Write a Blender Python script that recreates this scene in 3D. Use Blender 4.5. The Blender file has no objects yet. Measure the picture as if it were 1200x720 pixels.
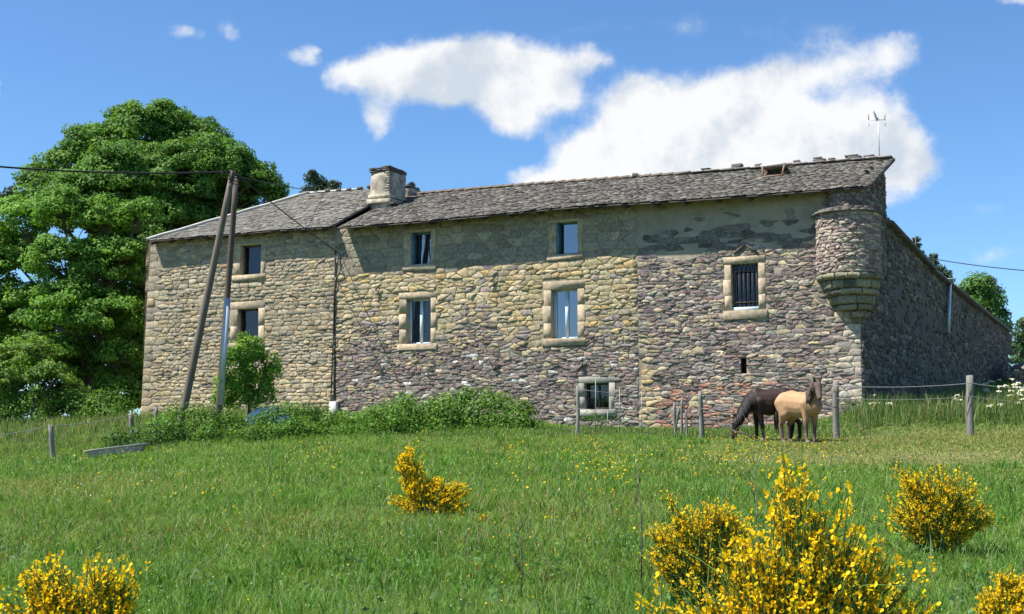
import bpy, bmesh, math, random
import numpy as np
from mathutils import Vector, Matrix, noise as mnoise
random.seed(7); rng = np.random.default_rng(7)
sc = bpy.context.scene; COL = sc.collection
R = math.radians
EYE = np.array([0.0, 0.0, 1.65]); K = 1500.0; PITCH = math.atan(155.0/K)
RT = np.array([1.0,0,0]); FW = np.array([0, math.cos(PITCH), math.sin(PITCH)]); UP = np.array([0,-math.sin(PITCH), math.cos(PITCH)])
def ray(u,v): return RT*(u-600)+UP*(360-v)+FW*K
def at(u,v,y):
    d = ray(u,v); return EYE + d*(y/d[1])
def unit(v):
    v = np.asarray(v,float); return v/np.linalg.norm(v)
CORN = at(1011,475,35.0); CORN[2]=0
AX = unit([-0.898,0.44,0]); SX = unit([0.46,0.888,0])
NF = unit([-AX[1],AX[0],0]);  NF = NF if NF[1]<0 else -NF          # facade normal, towards the meadow
NS = unit([SX[1],-SX[0],0])                                        # side wall normal
def hit(u,v,off=0.0,n=None,o=None):
    n = NF if n is None else n; o = CORN if o is None else o
    d = ray(u,v); return EYE + d*((off-(EYE-o)@n)/(d@n))
def tz(u,v,off=0.0):
    p = hit(u,v,off); return float((p-CORN)@AX), float(p[2])
def szs(u,v,off=0.0):
    p = hit(u,v,off,NS); return float((p-CORN)@SX), float(p[2])
def FP(t,z,off=0.0): return CORN + AX*t + NF*off + np.array([0,0,z])
def SP(s,z,off=0.0): return CORN + SX*s + NS*off + np.array([0,0,z])
# ---------- value noise on arrays
def _h(i,j,s):
    n = np.sin(i*127.1+j*311.7+s*74.7)*43758.5453
    return n-np.floor(n)
def vn(x,y,s=0):
    x=np.asarray(x,float); y=np.asarray(y,float)
    i=np.floor(x); j=np.floor(y); f=x-i; g=y-j; f=f*f*(3-2*f); g=g*g*(3-2*g)
    return (_h(i,j,s)*(1-f)+_h(i+1,j,s)*f)*(1-g)+(_h(i,j+1,s)*(1-f)+_h(i+1,j+1,s)*f)*g
def fbm(x,y,s=0,o=3):
    r=0; a=.5; t=0
    for k in range(o): r=r+a*vn(np.asarray(x)*2**k,np.asarray(y)*2**k,s+k); t+=a; a*=.5
    return r/t
def sst(a,b,x):
    t=np.clip((np.asarray(x,float)-a)/(b-a),0,1); return t*t*(3-2*t)
# ---------- terrain
def yfac(x): return np.where(x<CORN[0], CORN[1]+(CORN[0]-x)*(AX[1]/-AX[0]), CORN[1])
def hz(x,y):
    x=np.asarray(x,float); y=np.asarray(y,float)
    ze=np.interp(x,[-30,-14,-8,-3,1,7,13,30],[-1.5,-.72,-.28,-.02,.05,-.02,.14,.3])
    ze=np.where(x<-12, ze, ze)
    f=np.clip((y-2.0)/31.0,0,None); f=np.where(f<1, f**.78, 1+ (f-1)*.3)
    z=-1.72+(ze+1.72)*np.minimum(f,1)
    yf=yfac(x); w=sst(0,1,(y-32.6)/np.maximum(yf-33.2,.8))
    base=np.interp(x,[-40,-22,-14,-4,-.5,2,5.5,8,9.6,40],[.3,.5,.74,.80,.6,.36,.26,.38,.75,.6])
    z=z+(base-ze)*w*(y>32)
    rise=np.where(x>CORN[0]-3, np.clip((y-35.5)*.062,0,2.2)*sst(CORN[0]-3,CORN[0]+2,x), 0)
    z=z+rise+np.clip((y-yf-8)*.02,0,4)
    z=z+ (fbm(x*.35,y*.35,3)-.5)*.16*sst(4,9,y)+(fbm(x*1.3,y*1.3,9)-.5)*.05
    return z+1.65
# ---------- mesh helpers
def org(o):
    v=np.zeros(3)
    while o is not None:
        v+=np.array(o.location); o=o.parent
    return v
def mk(name,V,F,mat,parent=None,col=None,smooth=False,fcol=None,loc=None):
    V=np.asarray(V,float).reshape(-1,3)
    o_=org(parent)
    if loc is not None: o_=np.asarray(loc,float)
    me=bpy.data.meshes.new(name)
    if isinstance(F,tuple):
        loops,starts=F
    elif isinstance(F,np.ndarray) and F.ndim==2:
        loops=F.reshape(-1); starts=np.arange(len(F))*F.shape[1]
    else:
        ln=[len(f) for f in F]; loops=np.array([i for f in F for i in f],dtype=np.int32)
        starts=np.concatenate([[0],np.cumsum(ln)[:-1]]) if len(ln) else np.zeros(0)
    me.vertices.add(len(V)); me.vertices.foreach_set('co',(V-o_).astype(np.float32).ravel())
    me.loops.add(len(loops)); me.loops.foreach_set('vertex_index',loops.astype(np.int32))
    me.polygons.add(len(starts)); me.polygons.foreach_set('loop_start',starts.astype(np.int32))
    if smooth: me.polygons.foreach_set('use_smooth',np.ones(len(starts),dtype=bool))
    me.update(calc_edges=True)
    if col is not None:
        col=np.asarray(col,float)
        a=me.color_attributes.new('Col','FLOAT_COLOR','POINT')
        c=np.ones((len(V),4),np.float32); c[:,:3]=col
        a.data.foreach_set('color',c.ravel())
    me.materials.append(mat)
    o=bpy.data.objects.new(name,me); COL.objects.link(o)
    if parent is not None: o.parent=parent
    elif loc is not None: o.location=loc
    return o
def tag(o,label=None,cat=None,group=None,kind=None):
    if label: o['label']=label
    if cat: o['category']=cat
    if group: o['group']=group
    if kind: o['kind']=kind
    return o
def thing(name,label,cat,loc,group=None):
    o=bpy.data.objects.new(name,None); COL.objects.link(o); o.location=tuple(float(c) for c in loc)
    return tag(o,label,cat,group)
class MB:
    def __init__(s): s.V=[]; s.F=[]; s.C=[]; s.n=0
    def add(s,V,F,c=None):
        V=np.asarray(V,float).reshape(-1,3); s.V.append(V)
        s.F+= [[i+s.n for i in f] for f in F]
        cc=np.asarray(c if c is not None else (.5,.5,.5),float)
        s.C.append(np.broadcast_to(cc,(len(V),3)) if cc.ndim==1 else cc); s.n+=len(V)
    def box(s,o,ax,ay,az,c=None,bev=0.0,jit=0.0):
        """box from corner o along three edge vectors"""
        o,ax,ay,az=[np.asarray(q,float) for q in (o,ax,ay,az)]
        if bev<=0:
            V=[o+ax*i+ay*j+az*k for k in (0,1) for j in (0,1) for i in (0,1)]
            V=np.array(V)
            if jit: V=V+rng.normal(0,jit,V.shape)
            s.add(V,[[0,2,3,1],[4,5,7,6],[0,1,5,4],[2,6,7,3],[0,4,6,2],[1,3,7,5]],c)
        else:
            L=[np.linalg.norm(q) for q in (ax,ay,az)]; b=[min(bev/l,.45) for l in L]
            bm=bmesh.new(); vs={}
            for k in (0,1):
                for j in (0,1):
                    for i in (0,1):
                        for a in range(3):
                            f=[i,j,k]; q=[0,0,0]
                            for e in range(3): q[e]=f[e] if e==a else (b[e] if f[e]==0 else 1-b[e])
                            vs[(i,j,k,a)]=bm.verts.new(tuple(o+ax*q[0]+ay*q[1]+az*q[2]+(rng.normal(0,jit,3) if jit else 0)))
            r=bmesh.ops.convex_hull(bm,input=bm.verts); bm.verts.index_update()
            V=[tuple(v.co) for v in bm.verts]; F=[[v.index for v in f.verts] for f in bm.faces]; bm.free()
            s.add(V,F,c)
    def tube(s,pts,rad,n=8,c=None,cap=True):
        pts=np.asarray(pts,float); rad=np.broadcast_to(np.asarray(rad,float),(len(pts),))
        V=[]; F=[]
        ref=np.array([0,0,1.0])
        for i,p in enumerate(pts):
            d=unit(pts[min(i+1,len(pts)-1)]-pts[max(i-1,0)])
            r_=ref if abs(d@ref)<.95 else np.array([1.0,0,0])
            a=unit(np.cross(d,r_)); b=np.cross(d,a)
            for k in range(n):
                t=2*math.pi*k/n; V.append(p+(a*math.cos(t)+b*math.sin(t))*rad[i])
        for i in range(len(pts)-1):
            for k in range(n): F.append([i*n+k,i*n+(k+1)%n,(i+1)*n+(k+1)%n,(i+1)*n+k])
        if cap: F.append(list(range(n))[::-1]); F.append([(len(pts)-1)*n+k for k in range(n)])
        s.add(V,F,c)
    def build(s,name,mat,parent=None,smooth=False,loc=None):
        return mk(name,np.concatenate(s.V),s.F,mat,parent,np.concatenate(s.C),smooth,loc=loc)
def capsule(p0,r0,p1,r1,sy=1.0,n=14,m=6):
    """tapered capsule verts/faces"""
    p0=np.array(p0,float);p1=np.array(p1,float); d=p1-p0; L=np.linalg.norm(d); d=d/L if L>1e-6 else np.array([0,0,1.0])
    r_=np.array([0,1.0,0]) if abs(d[1])<.9 else np.array([1.0,0,0])
    a=unit(np.cross(d,r_)); b=np.cross(d,a); V=[p0-d*r0]; F=[]
    rings=[]
    for k in range(1,m+1):
        t=-math.pi/2+math.pi/2*k/m; rings.append((p0+d*r0*math.sin(t), r0*math.cos(t)))
    for k in range(0,m):
        t=math.pi/2*k/m; rings.append((p1+d*r1*math.sin(t), r1*math.cos(t)))
    for c_,r in rings:
        for k in range(n):
            q=2*math.pi*k/n; V.append(c_+(a*math.cos(q)+b*math.sin(q))*r)
    V.append(p1+d*r1)
    for k in range(n): F.append([0,1+(k+1)%n,1+k])
    for i in range(len(rings)-1):
        for k in range(n): F.append([1+i*n+k,1+i*n+(k+1)%n,1+(i+1)*n+(k+1)%n,1+(i+1)*n+k])
    e=len(V)-1; o=1+(len(rings)-1)*n
    for k in range(n): F.append([e,o+k,o+(k+1)%n])
    return np.array(V),F
# ---------- materials
class NT:
    def __init__(s,nt): s.nt=nt
    def n(s,t,**kw):
        x=s.nt.nodes.new(t)
        for k,v in kw.items():
            if k in x.inputs.keys() if isinstance(k,str) else False: x.inputs[k].default_value=v
            else: setattr(x,k,v)
        return x
    def l(s,a,b): s.nt.links.new(a,b)
    def math(s,op,a,b=None,c=None,clamp=False):
        x=s.nt.nodes.new('ShaderNodeMath'); x.operation=op; x.use_clamp=clamp
        for i,q in enumerate((a,b,c)):
            if q is None: continue
            if hasattr(q,'is_linked'): s.l(q,x.inputs[i])
            else: x.inputs[i].default_value=q
        return x.outputs[0]
    def ramp(s,f,a,b,lo=0.0,hi=1.0,smooth=True):
        x=s.nt.nodes.new('ShaderNodeMapRange'); x.interpolation_type='SMOOTHSTEP' if smooth else 'LINEAR'
        s.l(f,x.inputs[0]); x.inputs[1].default_value=a; x.inputs[2].default_value=b; x.inputs[3].default_value=lo; x.inputs[4].default_value=hi
        return x.outputs[0]
    def noise(s,scale,vec=None,detail=4,rough=.55,out=0):
        x=s.nt.nodes.new('ShaderNodeTexNoise'); x.inputs['Scale'].default_value=scale; x.inputs['Detail'].default_value=detail; x.inputs['Roughness'].default_value=rough
        if vec is not None: s.l(vec,x.inputs['Vector'])
        return x.outputs[out]
    def mix(s,f,a,b,mode='MIX'):
        x=s.nt.nodes.new('ShaderNodeMix'); x.data_type='RGBA'; x.blend_type=mode
        for i,q in ((0,f),(6,a),(7,b)):
            if hasattr(q,'is_linked'): s.l(q,x.inputs[i])
            else: x.inputs[i].default_value=q if i==0 else (*q,1) if len(q)==3 else q
        return x.outputs[2]
def material(name,color=None,rough=.85,ns=8.0,amt=.35,bump=0.0,bscale=30.0,trans=0.0,spec=.3,metal=0.0,patch=None,stretch=None):
    m=bpy.data.materials.new(name); m.use_nodes=True; nt=m.node_tree; nt.nodes.clear(); g=NT(nt)
    out=g.n('ShaderNodeOutputMaterial'); tc=g.n('ShaderNodeTexCoord').outputs['Object']
    if stretch:
        mp=g.n('ShaderNodeMapping'); g.l(tc,mp.inputs[0]); mp.inputs['Scale'].default_value=stretch; tc=mp.outputs[0]
    if color is None:
        a=g.n('ShaderNodeAttribute',attribute_name='Col'); c=a.outputs['Color']
    else:
        r=g.n('ShaderNodeRGB'); r.outputs[0].default_value=(*color,1); c=r.outputs[0]
    f=g.noise(ns,tc); f=g.ramp(f,.25,.75,1-amt,1+amt,False)
    hs=g.n('ShaderNodeHueSaturation'); g.l(c,hs.inputs['Color']); g.l(f,hs.inputs['Value']); c=hs.outputs[0]
    if patch:
        (pc,psc,lo,hi,pa)=patch
        pf=g.noise(psc,tc,5,.65); pf=g.ramp(pf,lo,hi,0,pa); c=g.mix(pf,c,pc)
    b=g.n('ShaderNodeBsdfPrincipled'); g.l(c,b.inputs['Base Color']); b.inputs['Roughness'].default_value=rough
    b.inputs['Specular IOR Level'].default_value=spec; b.inputs['Metallic'].default_value=metal
    if bump:
        bn=g.n('ShaderNodeBump'); bn.inputs['Strength'].default_value=bump; bn.inputs['Distance'].default_value=.02
        g.l(g.noise(bscale,tc,6,.65),bn.inputs['Height']); g.l(bn.outputs[0],b.inputs['Normal'])
    sh=b.outputs[0]
    if trans:
        t=g.n('ShaderNodeBsdfTranslucent'); g.l(g.mix(1.0,c,(1.25,1.25,.55),'MULTIPLY'),t.inputs[0])
        mx=g.n('ShaderNodeMixShader'); mx.inputs[0].default_value=trans; g.l(sh,mx.inputs[1]); g.l(t.outputs[0],mx.inputs[2]); sh=mx.outputs[0]
    g.l(sh,out.inputs[0]); return m
M={}
M['stone']=material('rubble_stone',None,.95,12,.42,1.0,28,spec=.15,patch=((.30,.28,.23),7.0,.48,.72,.45))
M['mortar']=material('lime_mortar',None,.95,3,.22,.7,30,patch=((.13,.12,.10),1.3,.54,.72,.5))
M['dressed']=material('dressed_stone',(.40,.32,.22),.92,9,.38,.6,30,patch=((.22,.20,.16),3.5,.6,.8,.35))
M['greydressed']=material('grey_dressed_stone',(.29,.28,.235),.9,7,.22,.35,40,patch=((.18,.17,.13),3.5,.5,.75,.45))
M['slate']=material('lauze_slate',None,.75,6,.28,.5,35,spec=.3,patch=((.25,.25,.19),1.6,.5,.72,.45))
M['under']=material('roof_boards',(.07,.055,.045),.9,6,.3)
M['beam']=material('old_timber',(.10,.075,.055),.85,5,.35,.4,20)
M['zinc']=material('lime_flashing',(.50,.48,.43),.85,4,.15)
M['terracotta']=material('ridge_terracotta',(.30,.215,.15),.9,6,.4,.4,25,patch=((.24,.225,.18),4,.42,.6,.8))
M['plaster']=material('chimney_plaster',(.42,.37,.28),.95,5,.4,.8,15,patch=((.17,.15,.12),3,.46,.64,.8))
M['blueframe']=material('blue_paint',(.30,.46,.62),.5,6,.12)
M['paleblue']=material('pale_blue_paint',(.52,.66,.76),.5,6,.12)
M['bluedark']=material('faded_blue_paint',(.10,.20,.27),.5,6,.2)
M['darkwood']=material('dark_window_wood',(.06,.05,.045),.6,6,.2)
M['iron']=material('rusty_iron',(.06,.045,.035),.7,12,.4)
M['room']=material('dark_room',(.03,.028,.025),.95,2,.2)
M['curtain']=material('dark_curtain',(.16,.15,.15),.9,6,.5,stretch=(3,3,.4))
M['galv']=material('galvanised_steel',(.48,.53,.55),.45,4,.15,metal=.5)
M['pole']=material('weathered_pole_wood',(.155,.125,.10),.85,5,.3,.6,14,stretch=(6,6,.35))
M['poledark']=material('tarred_pole_wood',(.10,.078,.062),.85,5,.3,.6,14,stretch=(6,6,.35))
M['post']=material('grey_post_wood',(.20,.19,.165),.9,7,.4,.7,14,stretch=(5,5,.5))
M['wire']=material('fence_wire',(.25,.26,.25),.5,3,.1,metal=.3)
M['cable']=material('black_cable',(.025,.025,.027),.6,3,.1)
M['bark']=material('bark',(.12,.10,.08),.9,5,.4,.6,12,stretch=(3,3,.6))
M['leaf']=material('tree_leaf',None,.62,.5,.28,trans=.35,spec=.18)
M['needle']=material('pine_needle',None,.6,3,.15,trans=.15)
M['grass']=material('grass_blade',None,.6,2,.1,trans=.35,spec=.25)
M['petal']=material('broom_petal',None,.55,3,.08,trans=.42,spec=.2)
M['white']=material('tub_enamel',(.27,.275,.265),.4,6,.2,patch=((.30,.27,.22),4,.5,.7,.6))
M['tarp']=material('blue_tarp',(.58,.64,.70),.6,3,.15)
M['plastic']=material('white_box',(.62,.62,.58),.5,3,.1)
M['rust']=material('rusty_sheet',(.22,.135,.085),.85,6,.3)
def glass(name,ior):
    m=bpy.data.materials.new(name); m.use_nodes=True; nt=m.node_tree; nt.nodes.clear(); g=NT(nt)
    out=g.n('ShaderNodeOutputMaterial'); t=g.n('ShaderNodeBsdfTransparent'); t.inputs[0].default_value=(.75,.8,.82,1)
    gl=g.n('ShaderNodeBsdfGlossy'); gl.inputs['Roughness'].default_value=.01; gl.inputs[0].default_value=(.95,.95,1,1)
    fr=g.n('ShaderNodeFresnel'); fr.inputs[0].default_value=ior
    bn=g.n('ShaderNodeBump'); bn.inputs['Strength'].default_value=.012; bn.inputs['Distance'].default_value=.05
    g.l(g.noise(1.6,g.n('ShaderNodeTexCoord').outputs['Object'],2),bn.inputs['Height']); g.l(bn.outputs[0],gl.inputs['Normal'])
    mx=g.n('ShaderNodeMixShader'); g.l(fr.outputs[0],mx.inputs[0]); g.l(t.outputs[0],mx.inputs[1]); g.l(gl.outputs[0],mx.inputs[2]); g.l(mx.outputs[0],out.inputs[0])
    return m
M['glass']=glass('window_glass',2.9); M['glassdim']=glass('dim_window_glass',1.6)
# ---------- masonry
MET=2.9
def clip(poly,nx,ny,d):
    """keep nx*x+ny*y<=d"""
    out=[]; L=len(poly)
    for i in range(L):
        a=poly[i]; b=poly[(i+1)%L]; da=nx*a[0]+ny*a[1]-d; db=nx*b[0]+ny*b[1]-d
        if da<=0: out.append(a)
        if (da<0<db) or (db<0<da):
            q=da/(da-db); out.append((a[0]+(b[0]-a[0])*q,a[1]+(b[1]-a[1])*q))
    return out
def masonry(seeds,bounds,holes,P,style):
    """seeds: list (t,z,zone). P(t,z,off)->world (array). style(zone,t,z)->(color,depth,gap) or None"""
    cs=.45; grid={}
    for i,(t,z,_) in enumerate(seeds): grid.setdefault((int(t/MET//cs),int(z//cs)),[]).append(i)
    VV=[];FF=[];CC=[];n=0
    for i,(t,z,zone) in enumerate(seeds):
        st=style(zone,t,z)
        if st is None: continue
        col,dep,gap=st
        x0=t/MET; poly=[(x0-.5,z-.5),(x0+.5,z-.5),(x0+.5,z+.5),(x0-.5,z+.5)]
        gi,gj=int(x0//cs),int(z//cs)
        nb=[j for a in (-1,0,1) for b in (-1,0,1) for j in grid.get((gi+a,gj+b),()) if j!=i]
        nb.sort(key=lambda j:(seeds[j][0]/MET-x0)**2+(seeds[j][1]-z)**2)
        for j in nb[:16]:
            dx=seeds[j][0]/MET-x0; dz=seeds[j][1]-z
            poly=clip(poly,dx,dz,dx*(x0+dx/2)+dz*(z+dz/2))
            if len(poly)<3: break
        if len(poly)<3: continue
        poly=[(a*MET,b) for a,b in poly]
        for (nx,ny,d) in bounds(t,z): poly=clip(poly,nx,ny,d)
        for (h0,h1,k0,k1) in holes:
            if h0-.9<t<h1+.9 and k0-.9<z<k1+.9:
                c=[(h0-t,(1,0,h0)),(t-h1,(-1,0,-h1)),(k0-z,(0,1,k0)),(z-k1,(0,-1,-k1))]
                s_,pl=max(c,key=lambda q:q[0])
                if s_<0: poly=[]; break
                poly=clip(poly,*pl)
        if len(poly)<3: continue
        A=np.array(poly); ar=.5*abs(np.sum(A[:,0]*np.roll(A[:,1],-1)-A[:,1]*np.roll(A[:,0],-1)))
        if ar<.002: continue
        # drop tiny edges, then round the corners once
        c=A.mean(0); q=np.roll(A,-1,0); A2=np.empty((2*len(A),2)); A2[0::2]=A*.87+q*.13; A2[1::2]=A*.15+q*.85
        A2+= rng.normal(0,.007,A2.shape)
        ext=A2-c; rr=np.linalg.norm(ext,axis=1,keepdims=True)+1e-6
        k=1-np.minimum(gap/np.abs(rr),.5); r0=c+ext*k
        m=len(r0); tilt=rng.normal(0,.22,2); 
        def ring(scale,off):
            p=c+(r0-c)*scale; o_=off+(p-c)@tilt*dep*3
            return p,np.full(m,0)+o_
        p1,o1=r0,np.full(m,-.03); 
        p2,o2=ring(.99,dep*.70); p3,o3=ring(.90,dep*1.0); o3=o3+rng.normal(0,dep*.22,m)
        pts=np.concatenate([p1,p2,p3,c[None]]); offs=np.concatenate([o1,o2,o3,[dep*1.0+rng.normal(0,dep*.28)]])
        V=P(pts[:,0],pts[:,1],offs)
        for k_ in range(2):
            for a in range(m): FF.append((n+k_*m+a,n+k_*m+(a+1)%m,n+(k_+1)*m+(a+1)%m,n+(k_+1)*m+a))
        for a in range(m): FF.append((n+2*m+a,n+2*m+(a+1)%m,n+3*m))
        VV.append(V); CC.append(np.tile(col,(len(V),1))); n+=len(V)
    return np.concatenate(VV),FF,np.concatenate(CC)
def rows(t0,t1,z0,z1,h,w,jt,jz,zonef):
    out=[]; z=z0
    while z<z1:
        hh=h*random.uniform(.7,1.35); t=t0-random.random()*w
        ph=random.random()*9
        while t<t1:
            ww=w*random.choice((.55,.8,1,1,1.3,1.7))
            tt=t+ww/2; zz=z+hh/2+random.gauss(0,jz)+.05*math.sin(tt*.9+ph)
            zn=zonef(tt,zz)
            if zn is not None: out.append((tt+random.gauss(0,jt),zz,zn))
            t+=ww
        z+=hh
    return out
def vary(c,s=.12,hs=.018):
    c=np.array(c)*(1+rng.normal(0,s)); return np.clip(c*(1+rng.normal(0,hs,3)),.01,.9)
# =================== THE FARMHOUSE
H=thing('stone_farmhouse','long two-storey stone farmhouse with lauze slate roof and corner turret standing above the meadow','farmhouse',(*FP(12,0)[:2],2.3))
PF=lambda t,z,off: CORN[None]+np.asarray(t)[:,None]*AX+np.asarray(off)[:,None]*NF+np.asarray(z)[:,None]*np.array([0,0,1.0])
PS=lambda t,z,off: CORN[None]+np.asarray(t)[:,None]*SX+np.asarray(off)[:,None]*NS+np.asarray(z)[:,None]*np.array([0,0,1.0])
tL0,zL0=tz(165,488); tL1,zL1=tz(177,283); tJ=tz(392,380)[0]; tS=tz(748,400)[0]
def leftedge(z): return tL0+(tL1-tL0)*(z-zL0)/(zL1-zL0)
OVM,OVL=.58,.38
eM=[tz(u,v,OVM) for u,v in ((398,267),(480,261.5),(560,254),(640,246),(700,241),(780,237),(850,232),(940,225),(1018,219))]
eM=sorted(eM); eL=sorted([tz(u,v,OVL) for u,v in ((172,283),(270,275),(330,270),(400,266))])
def zeM(t): return np.interp(t,[p[0] for p in eM],[p[1] for p in eM])
def zeL(t): return np.interp(t,[p[0] for p in eL],[p[1] for p in eL])
def zeave(t): return np.where(np.asarray(t)>tJ, zeL(t), zeM(t))
def rect(u0,v0,u1,v1):
    a=tz(u0,(v0+v1)/2)[0]; b=tz(u1,(v0+v1)/2)[0]; c=tz((u0+u1)/2,v0)[1]; d=tz((u0+u1)/2,v1)[1]
    return (min(a,b),max(a,b),min(c,d),max(c,d))
ZB=1.2
# openings: (opening px rect, surround px margins l,t,r,b, kind, material, label)
WIN=[((282,287,306,322),(9,3,6,8),'dark','dressed','small dark window under the eaves beside the two poles'),
     ((278,362,303,402),(9,9,8,8),'door','dressed','tall dark opening half hidden by the young tree'),
     ((482,272,505,310),(9,4,6,8),'sky','dressed','small blue framed window under the eaves nearest the chimney'),
     ((652,260,677,298),(10,4,6,7),'sky','dressed','small blue framed window under the eaves in mid facade'),
     ((476,350,505,403),(9,8,7,8),'curt','dressed','tall pale blue casement with dark curtains'),
     ((646,339,677,397),(10,10,9,9),'tall','dressed','tall pale blue casement with clear panes in mid facade'),
     ((857,309,889,364),(9,9,9,11),'bars','dressed','window with iron bars and a pale blue sill board'),
     ((685,449,714,480),(7,8,7,9),'low','greydressed','low square grey framed window near the ground')]
SLOT=rect(868,420,875,438)
opens=[];surr=[]
for (o,mg,*_) in WIN:
    opens.append(rect(*o)); surr.append(rect(o[0]-mg[0]+1.2,o[1]-mg[1]+.5,o[2]+mg[2]-1.2,o[3]+mg[3]-.8))
# --- zones
tC0=tz(770,450)[0]; tC1=tz(745,450)[0]
def ybound(t):   # bottom of the yellow stone band
    u=np.interp(t,[tS,tz(640,390)[0],tz(500,400)[0],tJ],[0,1,2,3]); zz=np.interp(u,[0,1,2,3],[tz(748,388)[1],tz(640,400)[1],tz(480,400)[1],tz(400,390)[1]])
    return zz+.35*math.sin(t*1.7)+.15*math.sin(t*5.1)+.9*(float(vn(t*1.9,2.3,77))-.5)
zPl=tz(850,293)[1]
def zone(t,z):
    if t>tJ: return 'L'
    if t>tS:
        zt=float(zeM(t))
        if z>zt-1.55: return 'U'
        return 'Y' if z>ybound(t) else 'P'
    if z>zPl+.15*math.sin(t*2.3)-.04*t+.1 and t>.9: return 'T'
    if tC0<t<tC1 and z<tz(760,392)[1]: return 'C'
    if t<.55+ .25*math.sin(z*9) and z<tz(1000,366)[1]: return 'Q'
    return 'R'
HW={'L':(.118,.32,.05,.010),'U':(.24,.40,.06,.03),'Y':(.165,.27,.05,.024),'P':(.090,.21,.06,.022),'T':(.16,.34,.08,.05),'C':(.20,.34,.04,.02),'Q':(.19,.36,.05,.02),'R':(.080,.24,.06,.020)}
seeds=[]
for zn,(h,w,jt,jz) in HW.items():
    r={'L':(tJ,tL0+.3),'U':(tS,tJ),'Y':(tS,tJ),'P':(tS,tJ),'T':(.5,tS),'C':(tC0,tC1),'Q':(-.1,1.0),'R':(-.1,tS)}[zn]
    seeds+=rows(r[0],r[1],ZB+.2,8.9,h,w,jt,jz,lambda t,z:(zn if zone(t,z)==zn and z<float(zeave(t))+.15 and -.05<t<leftedge(z)+.2 else None))
# coarse left-edge quoins
seeds=[s for s in seeds if not (s[0]>leftedge(s[1])-.62)]
z=ZB+.2;k=0
while z<8.6:
    h=.27*random.uniform(.85,1.2); wq=.62 if k%2 else .36
    seeds.append((leftedge(z)-wq/2,z+h/2,'LQ'))
    if wq<.5: seeds.append((leftedge(z)-wq-.2,z+h/2,'L'))
    z+=h;k+=1
def style(zn,t,z):
    g=.003
    if zn in('L','LQ'):
        c=random.choice([(.35,.29,.195),(.32,.265,.178),(.38,.32,.222),(.30,.258,.19),(.37,.285,.17),(.25,.215,.16)]); d=rng.uniform(.010,.032)
        if z<tz(270,430)[1] and rng.random()<.5: c=(.44,.35,.22)
        if z>float(zeL(t))-.95: d*=.5; g=.005
        return vary(c,.13),d,g
    if zn=='U': return vary(random.choice([(.275,.235,.17),(.235,.205,.155),(.30,.255,.18)]),.14),rng.uniform(.008,.024),.008  # older grey stones, darkened further to deepen the eave shade
    if zn in('Y','C'):
        c=random.choice([(.40,.315,.17),(.43,.345,.20),(.36,.295,.175),(.42,.305,.145),(.37,.315,.205),(.44,.36,.23),(.31,.26,.165)])
        r=rng.random(); yb=ybound(t) if zn=='Y' else -9
        if r<.07 or (z<yb+.55 and r<.38): c=random.choice([(.22,.19,.17),(.27,.225,.195),(.30,.25,.21)])
        return vary(c,.10),rng.uniform(.010,.036),.003
    if zn=='Q': return vary(random.choice([(.45,.39,.29),(.42,.37,.29),(.38,.33,.28)]),.08),rng.uniform(.012,.028),.004
    if zn=='T':
        if rng.random()<(.88 if z>zPl+.75 else .35): return None
        return vary((.15,.135,.115) if z<zPl+.75 else (.20,.18,.145),.18),rng.uniform(.006,.018),.006
    c=random.choice([(.195,.16,.138),(.235,.195,.17),(.175,.15,.132),(.265,.225,.19),(.23,.172,.142),(.20,.175,.15),(.29,.25,.205),(.205,.155,.13)])
    r=rng.random()
    if zn=='P' and z>ybound(t)-.6 and rng.random()<.30: return vary((.36,.295,.19),.12),rng.uniform(.01,.035),.003
    if zn=='P' and z<tz(500,415)[1] and r<.045: c=(.50,.47,.42)
    elif r<.12: c=(.42,.34,.22)
    elif r<.22: c=(.15,.125,.12)
    elif zn=='R' and r<.36: c=(.36,.31,.25)
    if zn=='R' and z<tz(800,450)[1] and t>2.2 and rng.random()<.35: c=(.36,.20,.14)
    return vary(c,.14,.04),rng.uniform(.005,.028),.002
def bounds(t,z):
    b=[(-1,0,-0.0)]
    # left slanted edge: t-(k)z<=c
    k=(tL1-tL0)/(zL1-zL0); b.append((1,-k,tL0-k*zL0))
    if t>tJ: b.append((-1,0,-tJ))
    else: b.append((1,0,tJ))
    if t<=tJ: b.append((-1,0,-tS) if t>tS else (1,0,tS))
    b.append((0,1,float(zeave(t))+.10))
    return b
holes=[*surr,SLOT]
V,F,C=masonry(seeds,bounds,holes,PF,style)
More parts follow.
